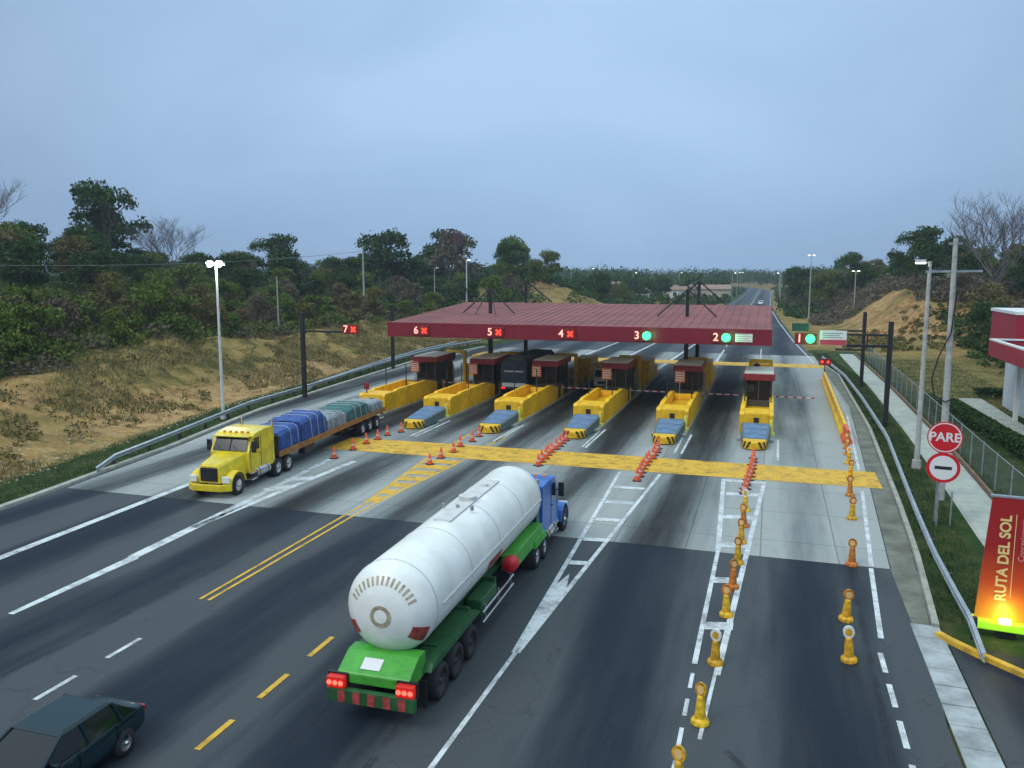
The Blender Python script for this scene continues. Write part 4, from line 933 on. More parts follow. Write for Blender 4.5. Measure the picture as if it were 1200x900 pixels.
b = MB(); b.add([(-.42, -.62, 1.36), (.12, -.62, 1.36), (.12, -.3, 1.525), (-.42, -.3, 1.525)], [(0, 1, 2, 3)]); b.v = [(x, y, z + .012) for x, y, z in b.v]; b.build('number_plate', M['signwhite'], rb)
b = MB(); b.box(-1.22, -.95, .55, 1.22, -.78, .92); bmp = b.build('rear_bumper', M['dkgreen'], tk, .02)
for k in range(5): b = MB(); b.box(-.9 + k * .42, -.965, .58, -.7 + k * .42, -.951, .88); b.build('bumper_stripe', fr, bmp)
for s in (-1, 1):
    b = MB(); b.box(min(s * .72, s * 1.2), -.97, .93, max(s * .72, s * 1.2), -.76, 1.24); lg = b.build('tail_light', mat('tail_lens', (.35, .012, .01), .3, emit=(1, .02, .01), estr=.35), tk, .03)
    for q in range(3): b = MB(); b.cyl((s * (.80 + q * .16), -.985, 1.085), (s * (.80 + q * .16), -.965, 1.085), .065, n=16); b.build('lamp', mat('tail_lamp_lit', (.6, .02, .01), .3, emit=(1, .06, .04), estr=5), lg)
    b = MB(); b.box(min(s * .68, s * 1.24), -.8, .89, max(s * .68, s * 1.24), -.7, 1.28); b.build('light_housing', M['black'], lg)
    b = MB(); b.box(min(s * .75, s * 1.2), -.1, .25, max(s * .75, s * 1.2), -.06, 1.0); b.build('mudflap', M['black'], tk)
    b = MB(); b.prism([(.1, 1.12), (.3, 1.3), (3.9, 1.3), (4.2, 1.12)], min(s * .55, s * 1.24), max(s * .55, s * 1.24)); b.build('mudguard', M['dkgreen'], tk, .02)
    for y in (.95, 2.15, 3.4): wheel(tk, s * 1.24, y, .5, .26, s, True, M['darkmetal'])
    b = MB(); [b.cyl((s * 1.2, 4.5, z), (s * 1.2, 7.9, z), .045, n=8) for z in (.62, .95)]; [b.box(s * 1.17 - .03, y, .55, s * 1.17 + .03, y + .08, 1.1) for y in (4.8, 6.2, 7.6)]; b.build('side_guard', M['chrome'], tk)
    b = MB(); b.box(min(s * .7, s * 1.18), 8.1, .95, max(s * .7, s * 1.18), 12.2, 1.55); b.build('side_locker', M['green'], tk, .05)
    b = MB(); b.box(min(s * .62, s * 1.14), 4.6, .75, max(s * .62, s * 1.14), 6.2, 1.3); b.build('equipment_box', M['dkgreen'], tk, .04)
b = MB(); b.lathe([(0, 0), (.2, .02), (.27, .1), (.27, .5), (.2, .58), (0, .6)], 18, 'y', (1.2, 7.3, 1.45)); b.build('fire_extinguisher', M['red'], tk)
tractor(tk, M['blue'], oy=17.3, L=6.6)
b = MB(); b.prism([(10.8, .9), (10.8, 1.2), (12.4, 1.2), (12.6, .9)], .62, 1.26); b.prism([(10.8, .9), (10.8, 1.2), (12.4, 1.2), (12.6, .9)], -1.26, -.62); b.build('drive_mudguard', M['green'], tk, .03)

# yellow flatbed lorry heading to the camera
yt = empty('flatbed_truck', 'yellow lorry with blue tarped load on its flatbed coming out of lane 6', 'truck', (-27.05, 34.2, 0), R(180 + 4.4))
tractor(yt, M['yellowpaint'], oy=0, L=6.9)
b = MB(); b.box(-1.25, -21.3, 1.15, 1.25, -5.2, 1.32); dk = b.build('deck', M['darkmetal'], yt)
b = MB(); b.box(-.5, -21, .8, -.35, -5.6, 1.14); b.box(.35, -21, .8, .5, -5.6, 1.14); b.build('trailer_frame', M['darkmetal'], yt)
b = MB(); 
for s in (-1, 1): b.box(s * 1.27 - .03, -21.3, 1.08, s * 1.27 + .03, -5.2, 1.42)
b.build('side_rail', M['wood'], yt)
b = MB(); b.box(-1.25, -5.32, 1.32, 1.25, -5.2, 2.3); b.build('headboard', M['darkmetal'], yt)
def load(parent, y0, y1, h, m_, seed, name='load_cover'):
    r2 = random.Random(seed); n_ = 7; secs = []
    for k in range(n_ + 1):
        y = y0 + (y1 - y0) * k / n_; hh = h * (1 - .12 * r2.random()) * (1 if 0 < k < n_ else .86); w = 1.2 - .08 * r2.random()
        secs.append([(-w, y, 1.33), (w, y, 1.33), (w - .02, y, 1.33 + hh * .8), (w * .8, y, 1.33 + hh * .97), (0, y, 1.33 + hh * (1 - .06 * r2.random())), (-w * .8, y, 1.33 + hh * .97), (-w + .02, y, 1.33 + hh * .8)])
    b = MB(); b.loft(secs); o_ = b.build(name, m_, parent, .05)
    sb = o_.modifiers.new('sub', 'SUBSURF'); sb.subdivision_type = 'SIMPLE'; sb.levels = sb.render_levels = 4
    tx = bpy.data.textures.get('folds') or bpy.data.textures.new('folds', 'CLOUDS'); tx.noise_scale = .45; tx.noise_depth = 3
    dm_ = o_.modifiers.new('folds', 'DISPLACE'); dm_.texture = tx; dm_.strength = .12; dm_.mid_level = .5; dm_.texture_coords = 'LOCAL'
    for k in range(int((y1 - y0) / .9)):
        yy_ = y0 + .5 + k * .9; q = MB(); hh = 1.33 + h * .93
        for A, B in (((-1.27, yy_, 1.4), (-1.16, yy_, hh - .12)), ((-1.16, yy_, hh - .12), (-.9, yy_, hh + .05)), ((-.9, yy_, hh + .05), (.9, yy_, hh + .05)), ((.9, yy_, hh + .05), (1.16, yy_, hh - .12)), ((1.16, yy_, hh - .12), (1.27, yy_, 1.4))): q.cyl(A, B, .014, n=5, caps=False)
        q.build('strap', M['offwhite'], o_)
    return o_
load(yt, -8.1, -5.6, 1.3, M['tarpblue'], 1); load(yt, -11.6, -8.15, 1.5, M['tarpblue'], 2); load(yt, -14.6, -11.7, .95, M['tarpgrey'], 3); load(yt, -18.2, -14.7, 1.05, M['tarpteal'], 4); load(yt, -21.1, -18.3, .8, M['tarpgrey'], 5)
for s in (-1, 1):
    for y in (-17.1, -18.4, -19.7): wheel(yt, s * 1.24, y, .5, .26, s, True)
    b = MB(); b.box(min(s * .8, s * 1.2), -20.9, .9, max(s * .8, s * 1.2), -20.85, 1.15); b.build('tail_light', mat('dull_red', (.3, .02, .02), .4), yt)
    b = MB(); b.box(min(s * .7, s * 1.15), -9.8, .55, max(s * .7, s * 1.15), -8.5, 1.05); b.build('tool_box', M['darkmetal'], yt, .03)

# dark cars and lorries
def car_body(t, paint, L=4.5, H=1.45, suv=0):
    h = L / 2; b = MB()
    def sec(y, w, z0, z1): return [(-w * .94, y, z0), (w * .94, y, z0), (w, y, z0 + .2), (w * .97, y, z1 - .08), (w * .85, y, z1), (-w * .85, y, z1), (-w * .97, y, z1 - .08), (-w, y, z0 + .2)]
    b.loft([sec(-h, .72, .35, .85), sec(-h + .12, .84, .25, .98), sec(-h + .9, .88, .2, 1.0), sec(0, .9, .2, .95), sec(h - 1.3, .88, .2, .92), sec(h - .25, .82, .24, .74), sec(h, .68, .32, .62)])
    b.sm = [True] * len(b.sm)
    bd = b.build('body', paint, t); sb = bd.modifiers.new('smooth', 'SUBSURF'); sb.levels = 2; sb.render_levels = 2
    for s_ in (-1, 1):
        for y_ in (h - 1.75, -.05, -1.2): q_ = MB(); q_.box(s_ * .885 - .012, y_, .36, s_ * .885 + .012, y_ + .018, .93); q_.build('door_gap', M['black'], bd)
        q_ = MB(); q_.box(s_ * .90 - .02, .15, .80, s_ * .90 + .02, .35, .84); q_.build('door_handle', paint, bd, .01)
    q_ = MB(); q_.box(-.26, h - .04, .38, .26, h + .005, .50); q_.build('number_plate', M['offwhite'], bd)
    q_ = MB(); q_.box(-.42, h - .07, .54, .42, h - .01, .64); q_.build('grille', M['black'], bd, .01)
    q_ = MB(); q_.box(-.8, h - 1.32, .905, .8, h - 1.22, .93); q_.build('wiper_well', M['black'], bd)
    b = MB(); c = lambda y, w, z: [(-w, y, z), (w, y, z)]
    def ring(z, y0, y1, w): return [(-w, y0, z), (w, y0, z), (w, y1, z), (-w, y1, z)]
    b.loft([ring(.93, -h + .35, h - 1.15, .84), ring(H - .06, -h + 1.0, h - 2.0, .66)]); b.build('windows', M['carglass'], t, .03)
    for s_ in (-1, 1):
        for (ya, yb) in ((-h + .9, -h + 1.02), (-.35, -.3), (h - 1.15, h - 2.0)):
            q_ = MB(); q_.cyl((s_ * .845, ya, .92), (s_ * .67, yb, H - .05), .042, n=8); q_.build('pillar', paint, t)
    b = MB(); b.loft([ring(H - .058, -h + .98, h - 1.98, .67), ring(H, -h + 1.1, h - 2.15, .6)]); b.build('roof', paint, t, .02)
    for s in (-1, 1):
        for y in (-h + .85, h - .9): wheel(t, s * .9, y, .32, .2, s)
        b = MB(); b.box(min(s * .45, s * .72), h - .14, .55, max(s * .45, s * .72), h + .0, .68); b.build('headlight', M['headl'], t, .03)
        b = MB(); b.box(min(s * .5, s * .75), -h - .02, .68, max(s * .5, s * .75), -h + .06, .84); b.build('tail_light', mat('dull_red', (.3, .02, .02), .4), t, .02)
        b = MB(); b.box(min(s * .88, s * 1.04), h - 1.62, .95, max(s * .88, s * 1.04), h - 1.5, 1.07); b.build('mirror', paint, t, .02)
c1 = empty('car', 'dark teal car cut by the bottom left corner of the picture', 'car', (-15.15, 13.3, 0), R(180 + 1)); car_body(c1, M['car'])
# covered lorry in lane 5
lt = empty('covered_truck', 'dark tarpaulin covered lorry standing in lane 5 under the canopy', 'truck', (-21.9, 70.2, 0))
b = MB(); b.box(-1.22, .1, .9, 1.22, 10.2, 1.1); b.build('chassis', M['darkmetal'], lt)
b = MB(); b.loft([[(-1.22, y, 1.1), (1.22, y, 1.1), (1.22, y, 3.3), (.9, y, 3.75 + dz), (-.9, y, 3.75 + dz), (-1.22, y, 3.3)] for y, dz in ((.1, -.1), (2, .05), (4, -.03), (6, .06), (8, 0), (10.1, -.08))]); cg = b.build('cargo_cover', M['tarpdark'], lt, .05)
b = MB(); b.box(-.9, .04, 2.5, .9, .09, 2.62); b.box(-1.1, .03, 1.15, 1.1, .08, 1.5); b.build('tail_board', M['offwhite'], lt)
b = MB(); b.prism([(10.4, .8), (10.4, 3.0), (11.8, 3.0), (12.4, 2.0), (12.5, .8)], -1.15, 1.15); b.build('cab', M['dkgreen'], lt, .06)
for s in (-1, 1):
    for y in (1.6, 2.9): wheel(lt, s * 1.22, y, .5, .26, s, True)
    wheel(lt, s * 1.2, 11.4, .5, .28, s)
    b = MB(); b.box(min(s * .8, s * 1.15), -.0, .95, max(s * .8, s * 1.15), .08, 1.1); b.build('tail_light', M['tail'], lt)
# small white lorry coming through lane 4
wt = empty('small_truck', 'small white lorry facing the camera in lane 4 behind the booths', 'truck', (-15.1, 77.5, 0), R(180))
b = MB(); b.prism([(-1.7, .5), (-1.7, 2.1), (-.45, 2.15), (-.1, 1.3), (0, 1.1), (0, .5)], -.95, .95); cb = b.build('cab', M['offwhite'], wt, .06)
b = MB(); b.add([(-.82, -.4, 2.0), (.82, -.4, 2.0), (.88, -.08, 1.38), (-.88, -.08, 1.38)], [(0, 1, 2, 3)]); b.v = [(x, y + .01, z + .02) for x, y, z in b.v]; b.build('windscreen', M['glass'], cb)
b = MB(); b.box(-.55, -.01, .75, .55, .02, .98); b.build('grille', M['black'], cb)
b = MB(); b.box(-1.0, -5.6, .8, 1.0, -1.8, 2.5); b.build('cargo_box', mat('cargo_yellow', (.5, .4, .08), .6, var=.3), wt, .03)
for s in (-1, 1):
    b = MB(); b.box(min(s * .6, s * .88), -.02, .72, max(s * .6, s * .88), .03, .95); b.build('headlight', M['headl'], cb)
    for y in (-.9, -4.6): wheel(wt, s * .98, y, .4, .22, s)
# cars out on the far highway and in the building's parking
for i, (x, y, lab, m_) in enumerate([(-3.4, 300, 'white car far out on the distant highway', M['white'])]):
    t = empty('car', lab, 'car', (x, y, 0), R(178 if i == 0 else 60)); car_body(t, m_, 4.4)

# ---------------------------------------------------------------- service building on the right
t = empty('service_building', 'white service building with deep red fascia at the right edge', 'building', (17, 60, 0))
b = MB(); b.box(2.4, 2, 0, 22, 19.5, 4.7); b.build('wall', mat('service_wall', (.55, .60, .64), .6, var=.1), t)
b = MB(); b.box(0, -6, 4.75, .2, 15, 6.0); b.box(.2, 14.8, 4.75, 24, 15, 6.0); b.box(.2, -6, 4.75, 24, -5.8, 6.0); b.build('fascia', M['bldgred'], t, .02)
b = MB(); b.box(.0, -6, 6.001, .35, 15, 6.12); b.box(.35, 14.7, 6.001, 24, 15, 6.12); b.build('coping', M['white'], t)
b = MB(); b.box(.2, -5.8, 5.4, 24, 14.8, 5.6); b.build('roof', mat('green_roof', (.06, .22, .17), .6, var=.3), t)
b = MB(); b.box(.3, -5.7, 4.76, 23.9, 14.7, 4.85); b.build('soffit', M['white'], t)
for y in (-3, 11.5): b = MB(); b.box(1.3, y, 0, 1.6, y + .3, 4.75); b.build('column', M['white'], t)
b = MB(); b.box(2.1, 16, 4.7, 22, 24, 8.0); up = b.build('upper_block', M['bldgred'], t, .02)
b = MB(); b.box(2.0, 15.9, 8.001, 22.1, 24.1, 8.25); b.build('upper_coping', M['white'], up)
for y in (3.5, 7.5):
    b = MB(); b.box(2.34, y, .8, 2.395, y + 3, 3.4); wn_ = b.build('window', M['glassblue'], t)
    b = MB(); [b.box(2.30, y + k * 1.46, .76, 2.335, y + .08 + k * 1.46, 3.44) for k in range(3)]; b.box(2.30, y, 3.4, 2.335, y + 3, 3.48); b.build('window_frame', M['white'], wn_)

# fence
fm = bpy.data.materials.new('chain_link'); fm.use_nodes = True; n = fm.node_tree.nodes; Lk = fm.node_tree.links; pb = n['Principled BSDF']
pb.inputs['Base Color'].default_value = (.22, .26, .25, 1); pb.inputs['Roughness'].default_value = .5; pb.inputs['Metallic'].default_value = .4
tcx = n.new('ShaderNodeTexCoord'); sx_ = n.new('ShaderNodeSeparateXYZ'); Lk.new(tcx.outputs['Object'], sx_.inputs[0])
def mth(op, a, b_):
    x = n.new('ShaderNodeMath'); x.operation = op
    for i, v in enumerate((a, b_)):
        if isinstance(v, (int, float)): x.inputs[i].default_value = v
        else: Lk.new(v, x.inputs[i])
    return x.outputs[0]
d1_ = mth('LESS_THAN', mth('FRACT', mth('MULTIPLY', mth('ADD', sx_.outputs['Y'], sx_.outputs['Z']), 12), 0), .14)
d2_ = mth('LESS_THAN', mth('FRACT', mth('MULTIPLY', mth('SUBTRACT', sx_.outputs['Y'], sx_.outputs['Z']), 12), 0), .14)
Lk.new(mth('MAXIMUM', d1_, d2_), pb.inputs['Alpha'])
t = empty('chain_link_fence', 'chain link fence with thin posts along the far side of the footpath', 'fence', (11.6, 30, 0))
fx = lambda y: float(np.interp(y, [0, 20, 45, 90], [0, .1, .4, .6]))
b = MB()
for k in range(28):
    y0, y1 = k * 3, k * 3 + 3; b.quad((fx(y0), y0, .1), (fx(y1), y1, .1), (fx(y1), y1, 1.95), (fx(y0), y0, 1.95))
b.build('mesh', fm, t)
for k in range(29): b = MB(); b.cyl((fx(k * 3), k * 3, 0), (fx(k * 3), k * 3, 2.05), .035, n=8); b.build('post', M['galv'], t)
b = MB(); [b.cyl((fx(k * 3), k * 3, 1.98), (fx(k * 3 + 3), k * 3 + 3, 1.98), .022, n=6, caps=False) for k in range(28)]; b.build('top_rail', M['galv'], t)
# low wall of timber posts in front of the ochre cutting
t = empty('post_fence', 'long fence of ochre timber posts below the cutting on the right', 'fence', (13, 140, 0))
for k in range(26):
    x = k * 1.8; y = 3 * math.sin(k * .3) + k * .45
    z_ = float(ground(13 + x, 140 + y)); b = MB(); b.cyl((x, y, z_ - .1), (x, y, z_ + 2.3), .1, .09, 8); b.build('post', M['wood'], t)
b = MB(); b.strip
pl_ = [(k * 1.8, 3 * math.sin(k * .3) + k * .45) for k in range(26)]
for (xa, ya), (xb, yb) in zip(pl_[:-1], pl_[1:]):
    za, zb = [float(ground(13 + q0, 140 + q1)) for q0, q1 in ((xa, ya), (xb, yb))]
    for h_ in (.7, 1.9): b.cyl((xa, ya, za + h_), (xb, yb, zb + h_), .05, n=6, caps=False)
b.build('rail', M['wood'], t)
# lawn path by the building
b = MB(); b.quad((16.6, 83, .03), (18.6, 83.4, .03), (18.5, 60, .03), (17.4, 60, .03)); tag(b.build('garden_path', M['walk']), kind='structure')

# ---------------------------------------------------------------- vegetation
def quads_mesh(name, C, S, m, flat=.0, seed=0):
    """C: centres (n,3), S: sizes (n,) -> randomly turned leaf-cluster quads (kite shaped)"""
    g = np.random.default_rng(seed); n = len(C)
    a = g.normal(size=(n, 3)); a[:, 2] *= (1 - flat); a /= np.linalg.norm(a, axis=1)[:, None]
    b_ = g.normal(size=(n, 3)); b_ -= (b_ * a).sum(1)[:, None] * a; b_ /= np.linalg.norm(b_, axis=1)[:, None]
    u = a * S[:, None] * .5; v = b_ * S[:, None] * .5 * g.uniform(.5, 1.0, n)[:, None]
    V = np.stack([C - u, C - v * .9 + u * .1, C + u, C + v], 1).reshape(-1, 3).astype(np.float32)
    me = bpy.data.meshes.new(name); me.vertices.add(4 * n); me.vertices.foreach_set('co', V.ravel())
    me.loops.add(4 * n); me.loops.foreach_set('vertex_index', np.arange(4 * n, dtype=np.int32))
    me.polygons.add(n); me.polygons.foreach_set('loop_start', np.arange(0, 4 * n, 4, dtype=np.int32)); me.polygons.foreach_set('loop_total', np.full(n, 4, np.int32))
    me.update(calc_edges=True); me.materials.append(m); return me
def crown_points(g, blobs, n):
    out = []; w = np.array([b_[3] * b_[3] for b_ in blobs]); w = w / w.sum()
    for (x, y, z, r, sq), k in zip(blobs, np.maximum(1, (w * n).astype(int))):
        d = g.normal(size=(k, 3)); d /= np.linalg.norm(d, axis=1)[:, None]
        d[:, 2] = np.where(d[:, 2] < -.35, -d[:, 2] * .4, d[:, 2])
        rr = r * (1 - np.abs(g.normal(0, .22, k))); out.append(np.stack([x + d[:, 0] * rr, y + d[:, 1] * rr, z + d[:, 2] * rr * sq], 1))
    return np.concatenate(out)
LM = dict(
 dark=leafmat('leaf_dark', (.012, .038, .008), (.060, .120, .018), (.040, .080, .018)),
 mid=leafmat('leaf_mid', (.028, .070, .008), (.15, .22, .030), (.12, .14, .028)),
 olive=leafmat('leaf_olive', (.050, .060, .016), (.20, .18, .045), (.15, .12, .045)),
 brown=leafmat('leaf_dry', (.070, .052, .034), (.19, .145, .095), (.12, .11, .07)),
)
def limbs(g, h, spread, n, r, seglen=.25, upto=1.0, depth=2, flat=.5):
    b = MB(); 
    def grow(p, d, L_, r_, lvl):
        steps = 4; q_ = Vector(p); dd = Vector(d)
        for s_ in range(steps):
            nd = (dd + Vector((g.normal(0, .13), g.normal(0, .13), g.normal(0.05, .1)))).normalized(); e_ = q_ + nd * L_ / steps
            b.cyl(q_, e_, r_ * (1 - .17 * s_), r_ * (1 - .17 * (s_ + 1)), 6, False); q_ = e_; dd = nd
            if lvl > 0 and s_ >= 1:
                for _ in range(2):
                    a_ = g.uniform(0, 6.28); sd_ = Vector((math.cos(a_), math.sin(a_), g.uniform(.1, .7))); grow(q_, (dd * .75 + sd_ * .75).normalized(), L_ * .55, r_ * .5, lvl - 1)
    grow((0, 0, -.4), (0, 0, 1), h * .55, r, 0)
    for k in range(n):
        a_ = 6.28 * k / n + g.uniform(-.4, .4); z0 = h * g.uniform(.3, .52)
        grow((0, 0, z0), Vector((math.cos(a_) * flat, math.sin(a_) * flat, g.uniform(.55, 1.0))).normalized(), spread, r * .5, depth)
    return b
def make_tree(kind, seed, h=10, w=8, leaf='dark', n=5200, size=.42, base=.3, label='', top_flat=False, bare=False, name='tree', gaps=1):
    g = np.random.default_rng(seed); t = empty(name, label, 'tree')
    b = limbs(g, h, h * (.62 if bare else .26), 9 if bare else 5, h * .02, depth=3 if bare else 1, flat=.62 if bare else .5); b.build('trunk', M['drywood'] if bare else M['bark'], t)
    bl = []
    nb = 16
    for k in range(nb):
        a_ = g.uniform(0, 6.28); rr = math.sqrt(g.uniform(0, 1)) * w * .36; hz = g.uniform(base, .88) * h
        if top_flat: hz = h * g.uniform(.66, .86)
        k_ = 1 - .55 * max(0, (hz / h - .55) / .45)
        if top_flat: k_ = 1.25
        bl.append((rr * math.cos(a_) * k_, rr * math.sin(a_) * k_, hz, w * g.uniform(.13, .23), .75 if not top_flat else .5))
    if bare:
        P = crown_points(g, bl, n)
        P = P[g.random(len(P)) < .35]
    else: P = crown_points(g, bl, n)
    P += g.normal(0, size * .35, P.shape)
    me = quads_mesh('crown', P, g.uniform(.6, 1.3, len(P)) * size, LM[leaf], seed=seed)
    c = bpy.data.objects.new('crown', me); col.objects.link(c); c.parent = t
    return t
PROTO = [
 make_tree('a', 11, 10, 9, 'dark', 5200), make_tree('b', 12, 9, 9, 'mid', 5200), make_tree('c', 13, 11, 8, 'olive', 4200),
 make_tree('d', 14, 8, 8, 'mid', 4600, base=.2), make_tree('e', 15, 9, 8, 'brown', 2600, .38), make_tree('f', 16, 12, 10, 'dark', 5600), make_tree('g', 17, 7, 7, 'olive', 3600, base=.15)]
BARE = make_tree('h', 21, 13, 11, 'brown', 900, .22, bare=True)
KIND = ['dark green round tree', 'mid green bushy tree', 'olive brown tall tree', 'low mid green tree', 'half bare brownish tree', 'large dark spreading tree', 'small olive tree', 'leafless grey branched tree']
PR = PROTO + [BARE]; usedp = set(); placed = []
def put_tree(i, x, y, s, label=None, group=None, sz=None, where='in the forest on the left'):
    p = PR[i]; z = float(ground(x, y)) - .15
    o = p if i not in usedp else copy_tree(p)
    usedp.add(i); o.location = (x, y, z); o.rotation_euler = (0, 0, random.uniform(0, 6.28)); o.scale = (s, s, s * (sz or random.uniform(.9, 1.1)))
    if 'group' in o: del o['group']
    o['label'] = label or '%s %s' % (KIND[i], where)
    if group or not label: o['group'] = group or '%ss %s' % (KIND[i], where)
    placed.append((x, y, s)); return o
# distinctive ones first (real position and size)
put_tree(5, -115, 122, 1.55, 'big round dark tree standing out on the left skyline between bare trees')
put_tree(7, -116, 96, .8, 'wide leafless tree at the far left skyline, left of the big dark tree')
put_tree(7, -124, 92, .8, 'second leafless tree behind the far left skyline')
put_tree(7, -104, 124, .72, 'leafless fan shaped tree just right of the big dark tree')
put_tree(5, -100, 152, 1.3, 'broad flat topped green tree behind the left street lamp', sz=.95)
put_tree(0, -88, 178, 1.75, 'tall dark tree with a dome top beside the thin crest pole')
put_tree(4, -80, 205, 2.1, 'tall brownish tree on the skyline above the canopy left end')
put_tree(5, -86, 214, 1.75, 'tall dark tree behind the brownish skyline tree')
put_tree(1, -70, 222, 1.6, 'tall loose green tree left of the bare ochre mound')
put_tree(5, 25, 165, 1.05, 'tall dark tree with ragged top on the right hill')
put_tree(0, 33, 172, 1.1, 'second dark tree on the right hill behind the lit lamp')
put_tree(0, 9, 255, 1.35, 'rounded dark tree standing closest to the right edge of the far road')
put_tree(1, 14, 238, 1.2, 'broad green tree just right of the tree beside the far road')
put_tree(5, 20, 228, 1.15, 'dark tree behind the lit lamp pole on the right hill foot')
put_tree(7, 34, 150, 1.0, 'tall leafless tree on the right behind the utility pole')
random.seed(5)
def scatter(n, xf, yf, where, sc, kinds, mind=3.8, grow=None):
    c = 0; tries = 0
    while c < n and tries < n * 30:
        tries += 1; y = yf(); x = xf(y)
        if any((x - a) ** 2 + (y - b_) ** 2 < (mind * min(1.6, 1 + y / 300)) ** 2 for a, b_, _ in placed): continue
        put_tree(random.choice(kinds), x, y, random.uniform(*sc), where=where); c += 1
scatter(70, lambda y: float(XL(y)) - random.uniform(19.5, 44), lambda: 42 + 105 * random.random() ** 1.0, 'in the forest edge on the left', (.5, .85), [1, 3, 6, 4, 2, 3, 1])
scatter(75, lambda y: float(XL(y)) - random.uniform(38, 90), lambda: 50 + 140 * random.random(), 'on the forested hill at left', (.7, 1.0), [0, 1, 2, 3, 4, 5, 6, 0, 4], 4.5)
scatter(75, lambda y: float(XL(y)) - random.uniform(22, 120), lambda: 150 + 170 * random.random(), 'in the woods beyond the canopy on the left', (.7, 1.05), [0, 1, 2, 4, 5, 0, 3], 5)
scatter(48, lambda y: random.uniform(26 if y < 240 else 8, 75), lambda: 160 + 190 * random.random() ** 1.2, 'on the hill at the right', (.65, 1.0), [0, 1, 4, 5, 0, 2], 4.5)
scatter(44, lambda y: random.uniform(28, 75), lambda: 108 + 50 * random.random(), 'behind the service building', (.65, 1.0), [0, 5, 4, 0, 2], 4)
scatter(14, lambda y: random.uniform(7, 20), lambda: 262 + 120 * random.random(), 'beside the far road on the right', (.6, .9), [0, 1, 4, 2], 4)
for i, p in enumerate(PR):                      # a prototype never placed would float at the origin
    if i not in usedp: put_tree(i, -90 - i, 130, .8)

# undergrowth and grass that nobody could count
def stuff(name, P, S, m, label, cat, flat=0, seed=1):
    me = quads_mesh(name, P, S, m, flat, seed); o = bpy.data.objects.new(name, me); col.objects.link(o); tag(o, label, cat, kind='stuff'); return o
def clumps(n, per, xf, yf, rx, rz_):
    y = yf(n); x = xf(y, n); z = ground(x, y); r = rng.uniform(.6, 1.3, n)
    P = np.repeat(np.stack([x, y, z], 1), per, 0); rr = np.repeat(r, per); d = rng.normal(size=(n * per, 3)); d /= np.linalg.norm(d, axis=1)[:, None]; d[:, 2] = np.abs(d[:, 2])
    k = rng.uniform(.5, 1, n * per)
    return P + d * np.stack([rr * rx * k, rr * rx * k, rr * rz_ * k], 1)
P = clumps(1500, 90, lambda y, n: XL(y) - rng.uniform(18.5, 60, n), lambda n: 40 + 120 * rng.random(n), 1.6, 1.8)
stuff('undergrowth', P, rng.uniform(.22, .55, len(P)), LM['mid'], 'tangled green undergrowth along the forest edge above the bank', 'undergrowth')
P = clumps(900, 80, lambda y, n: XL(y) - rng.uniform(17.5, 50, n), lambda n: 40 + 130 * rng.random(n), 1.5, 1.5)
stuff('undergrowth', P, rng.uniform(.22, .5, len(P)), LM['brown'], 'dry brown scrub mixed into the forest edge', 'scrub')
P = clumps(900, 70, lambda y, n: XL(y) - rng.uniform(16, 110, n), lambda n: 150 + 190 * rng.random(n), 2.4, 2.6)
stuff('undergrowth', P, rng.uniform(.4, .9, len(P)), LM['dark'], 'dark bushes under the woods beyond the canopy', 'undergrowth')
P = clumps(900, 70, lambda y, n: rng.uniform(0, 1, n) * 50 + np.where(y < 240, 25, 5), lambda n: 158 + 250 * rng.random(n) ** 1.3, 2.2, 2.6)
stuff('undergrowth', P, rng.uniform(.35, .8, len(P)), LM['brown'], 'brown and green scrub covering the hill at the right', 'scrub')
P = clumps(700, 50, lambda y, n: np.where(y < 158, rng.uniform(11, 50, n), rng.uniform(27, 52, n)), lambda n: 128 + 60 * rng.random(n), .8, .7)
stuff('undergrowth', P, rng.uniform(.2, .45, len(P)), LM['olive'], 'olive scrub creeping over the ochre cutting', 'scrub')
P = clumps(650, 60, lambda y, n: rng.uniform(9, 30, n), lambda n: 186 + 110 * rng.random(n), 1.6, 1.5)
stuff('undergrowth', P, rng.uniform(.3, .6, len(P)), LM['brown'], 'brown scrub between the far road and the right hill', 'scrub')
P = clumps(420, 70, lambda y, n: rng.uniform(26, 80, n), lambda n: 100 + 50 * rng.random(n), 1.9, 2.2)
stuff('undergrowth', P, rng.uniform(.3, .7, len(P)), LM['dark'], 'dark bushes behind the service building', 'undergrowth')
P = clumps(430, 30, lambda y, n: XL(y) - rng.uniform(6, 18.5, n), lambda n: 25 + 110 * rng.random(n), .75, .55)
stuff('bank_scrub', P, rng.uniform(.1, .28, len(P)), LM['olive'], 'low olive weeds dotted over the dry earth bank', 'scrub')
# dry grass tufts: thin upright blades
def blades(name, x, y, h, w, m, label, cat):
    n = len(x); z = ground(x, y) - .03; a = rng.uniform(0, 3.14, n); ln = rng.normal(0, .25, (n, 2)) * h[:, None]
    ca_, sa_ = np.cos(a) * w, np.sin(a) * w
    V = np.stack([np.stack([x - ca_, y - sa_, z], 1), np.stack([x + ca_, y + sa_, z], 1), np.stack([x + ln[:, 0], y + ln[:, 1], z + h], 1)], 1).reshape(-1, 3).astype(np.float32)
    me = bpy.data.meshes.new(name); me.vertices.add(3 * n); me.vertices.foreach_set('co', V.ravel()); me.loops.add(3 * n); me.loops.foreach_set('vertex_index', np.arange(3 * n, dtype=np.int32))
    me.polygons.add(n); me.polygons.foreach_set('loop_start', np.arange(0, 3 * n, 3, dtype=np.int32)); me.polygons.foreach_set('loop_total', np.full(n, 3, np.int32)); me.update(calc_edges=True); me.materials.append(m)
    o = bpy.data.objects.new(name, me); col.objects.link(o); tag(o, label, cat, kind='stuff')
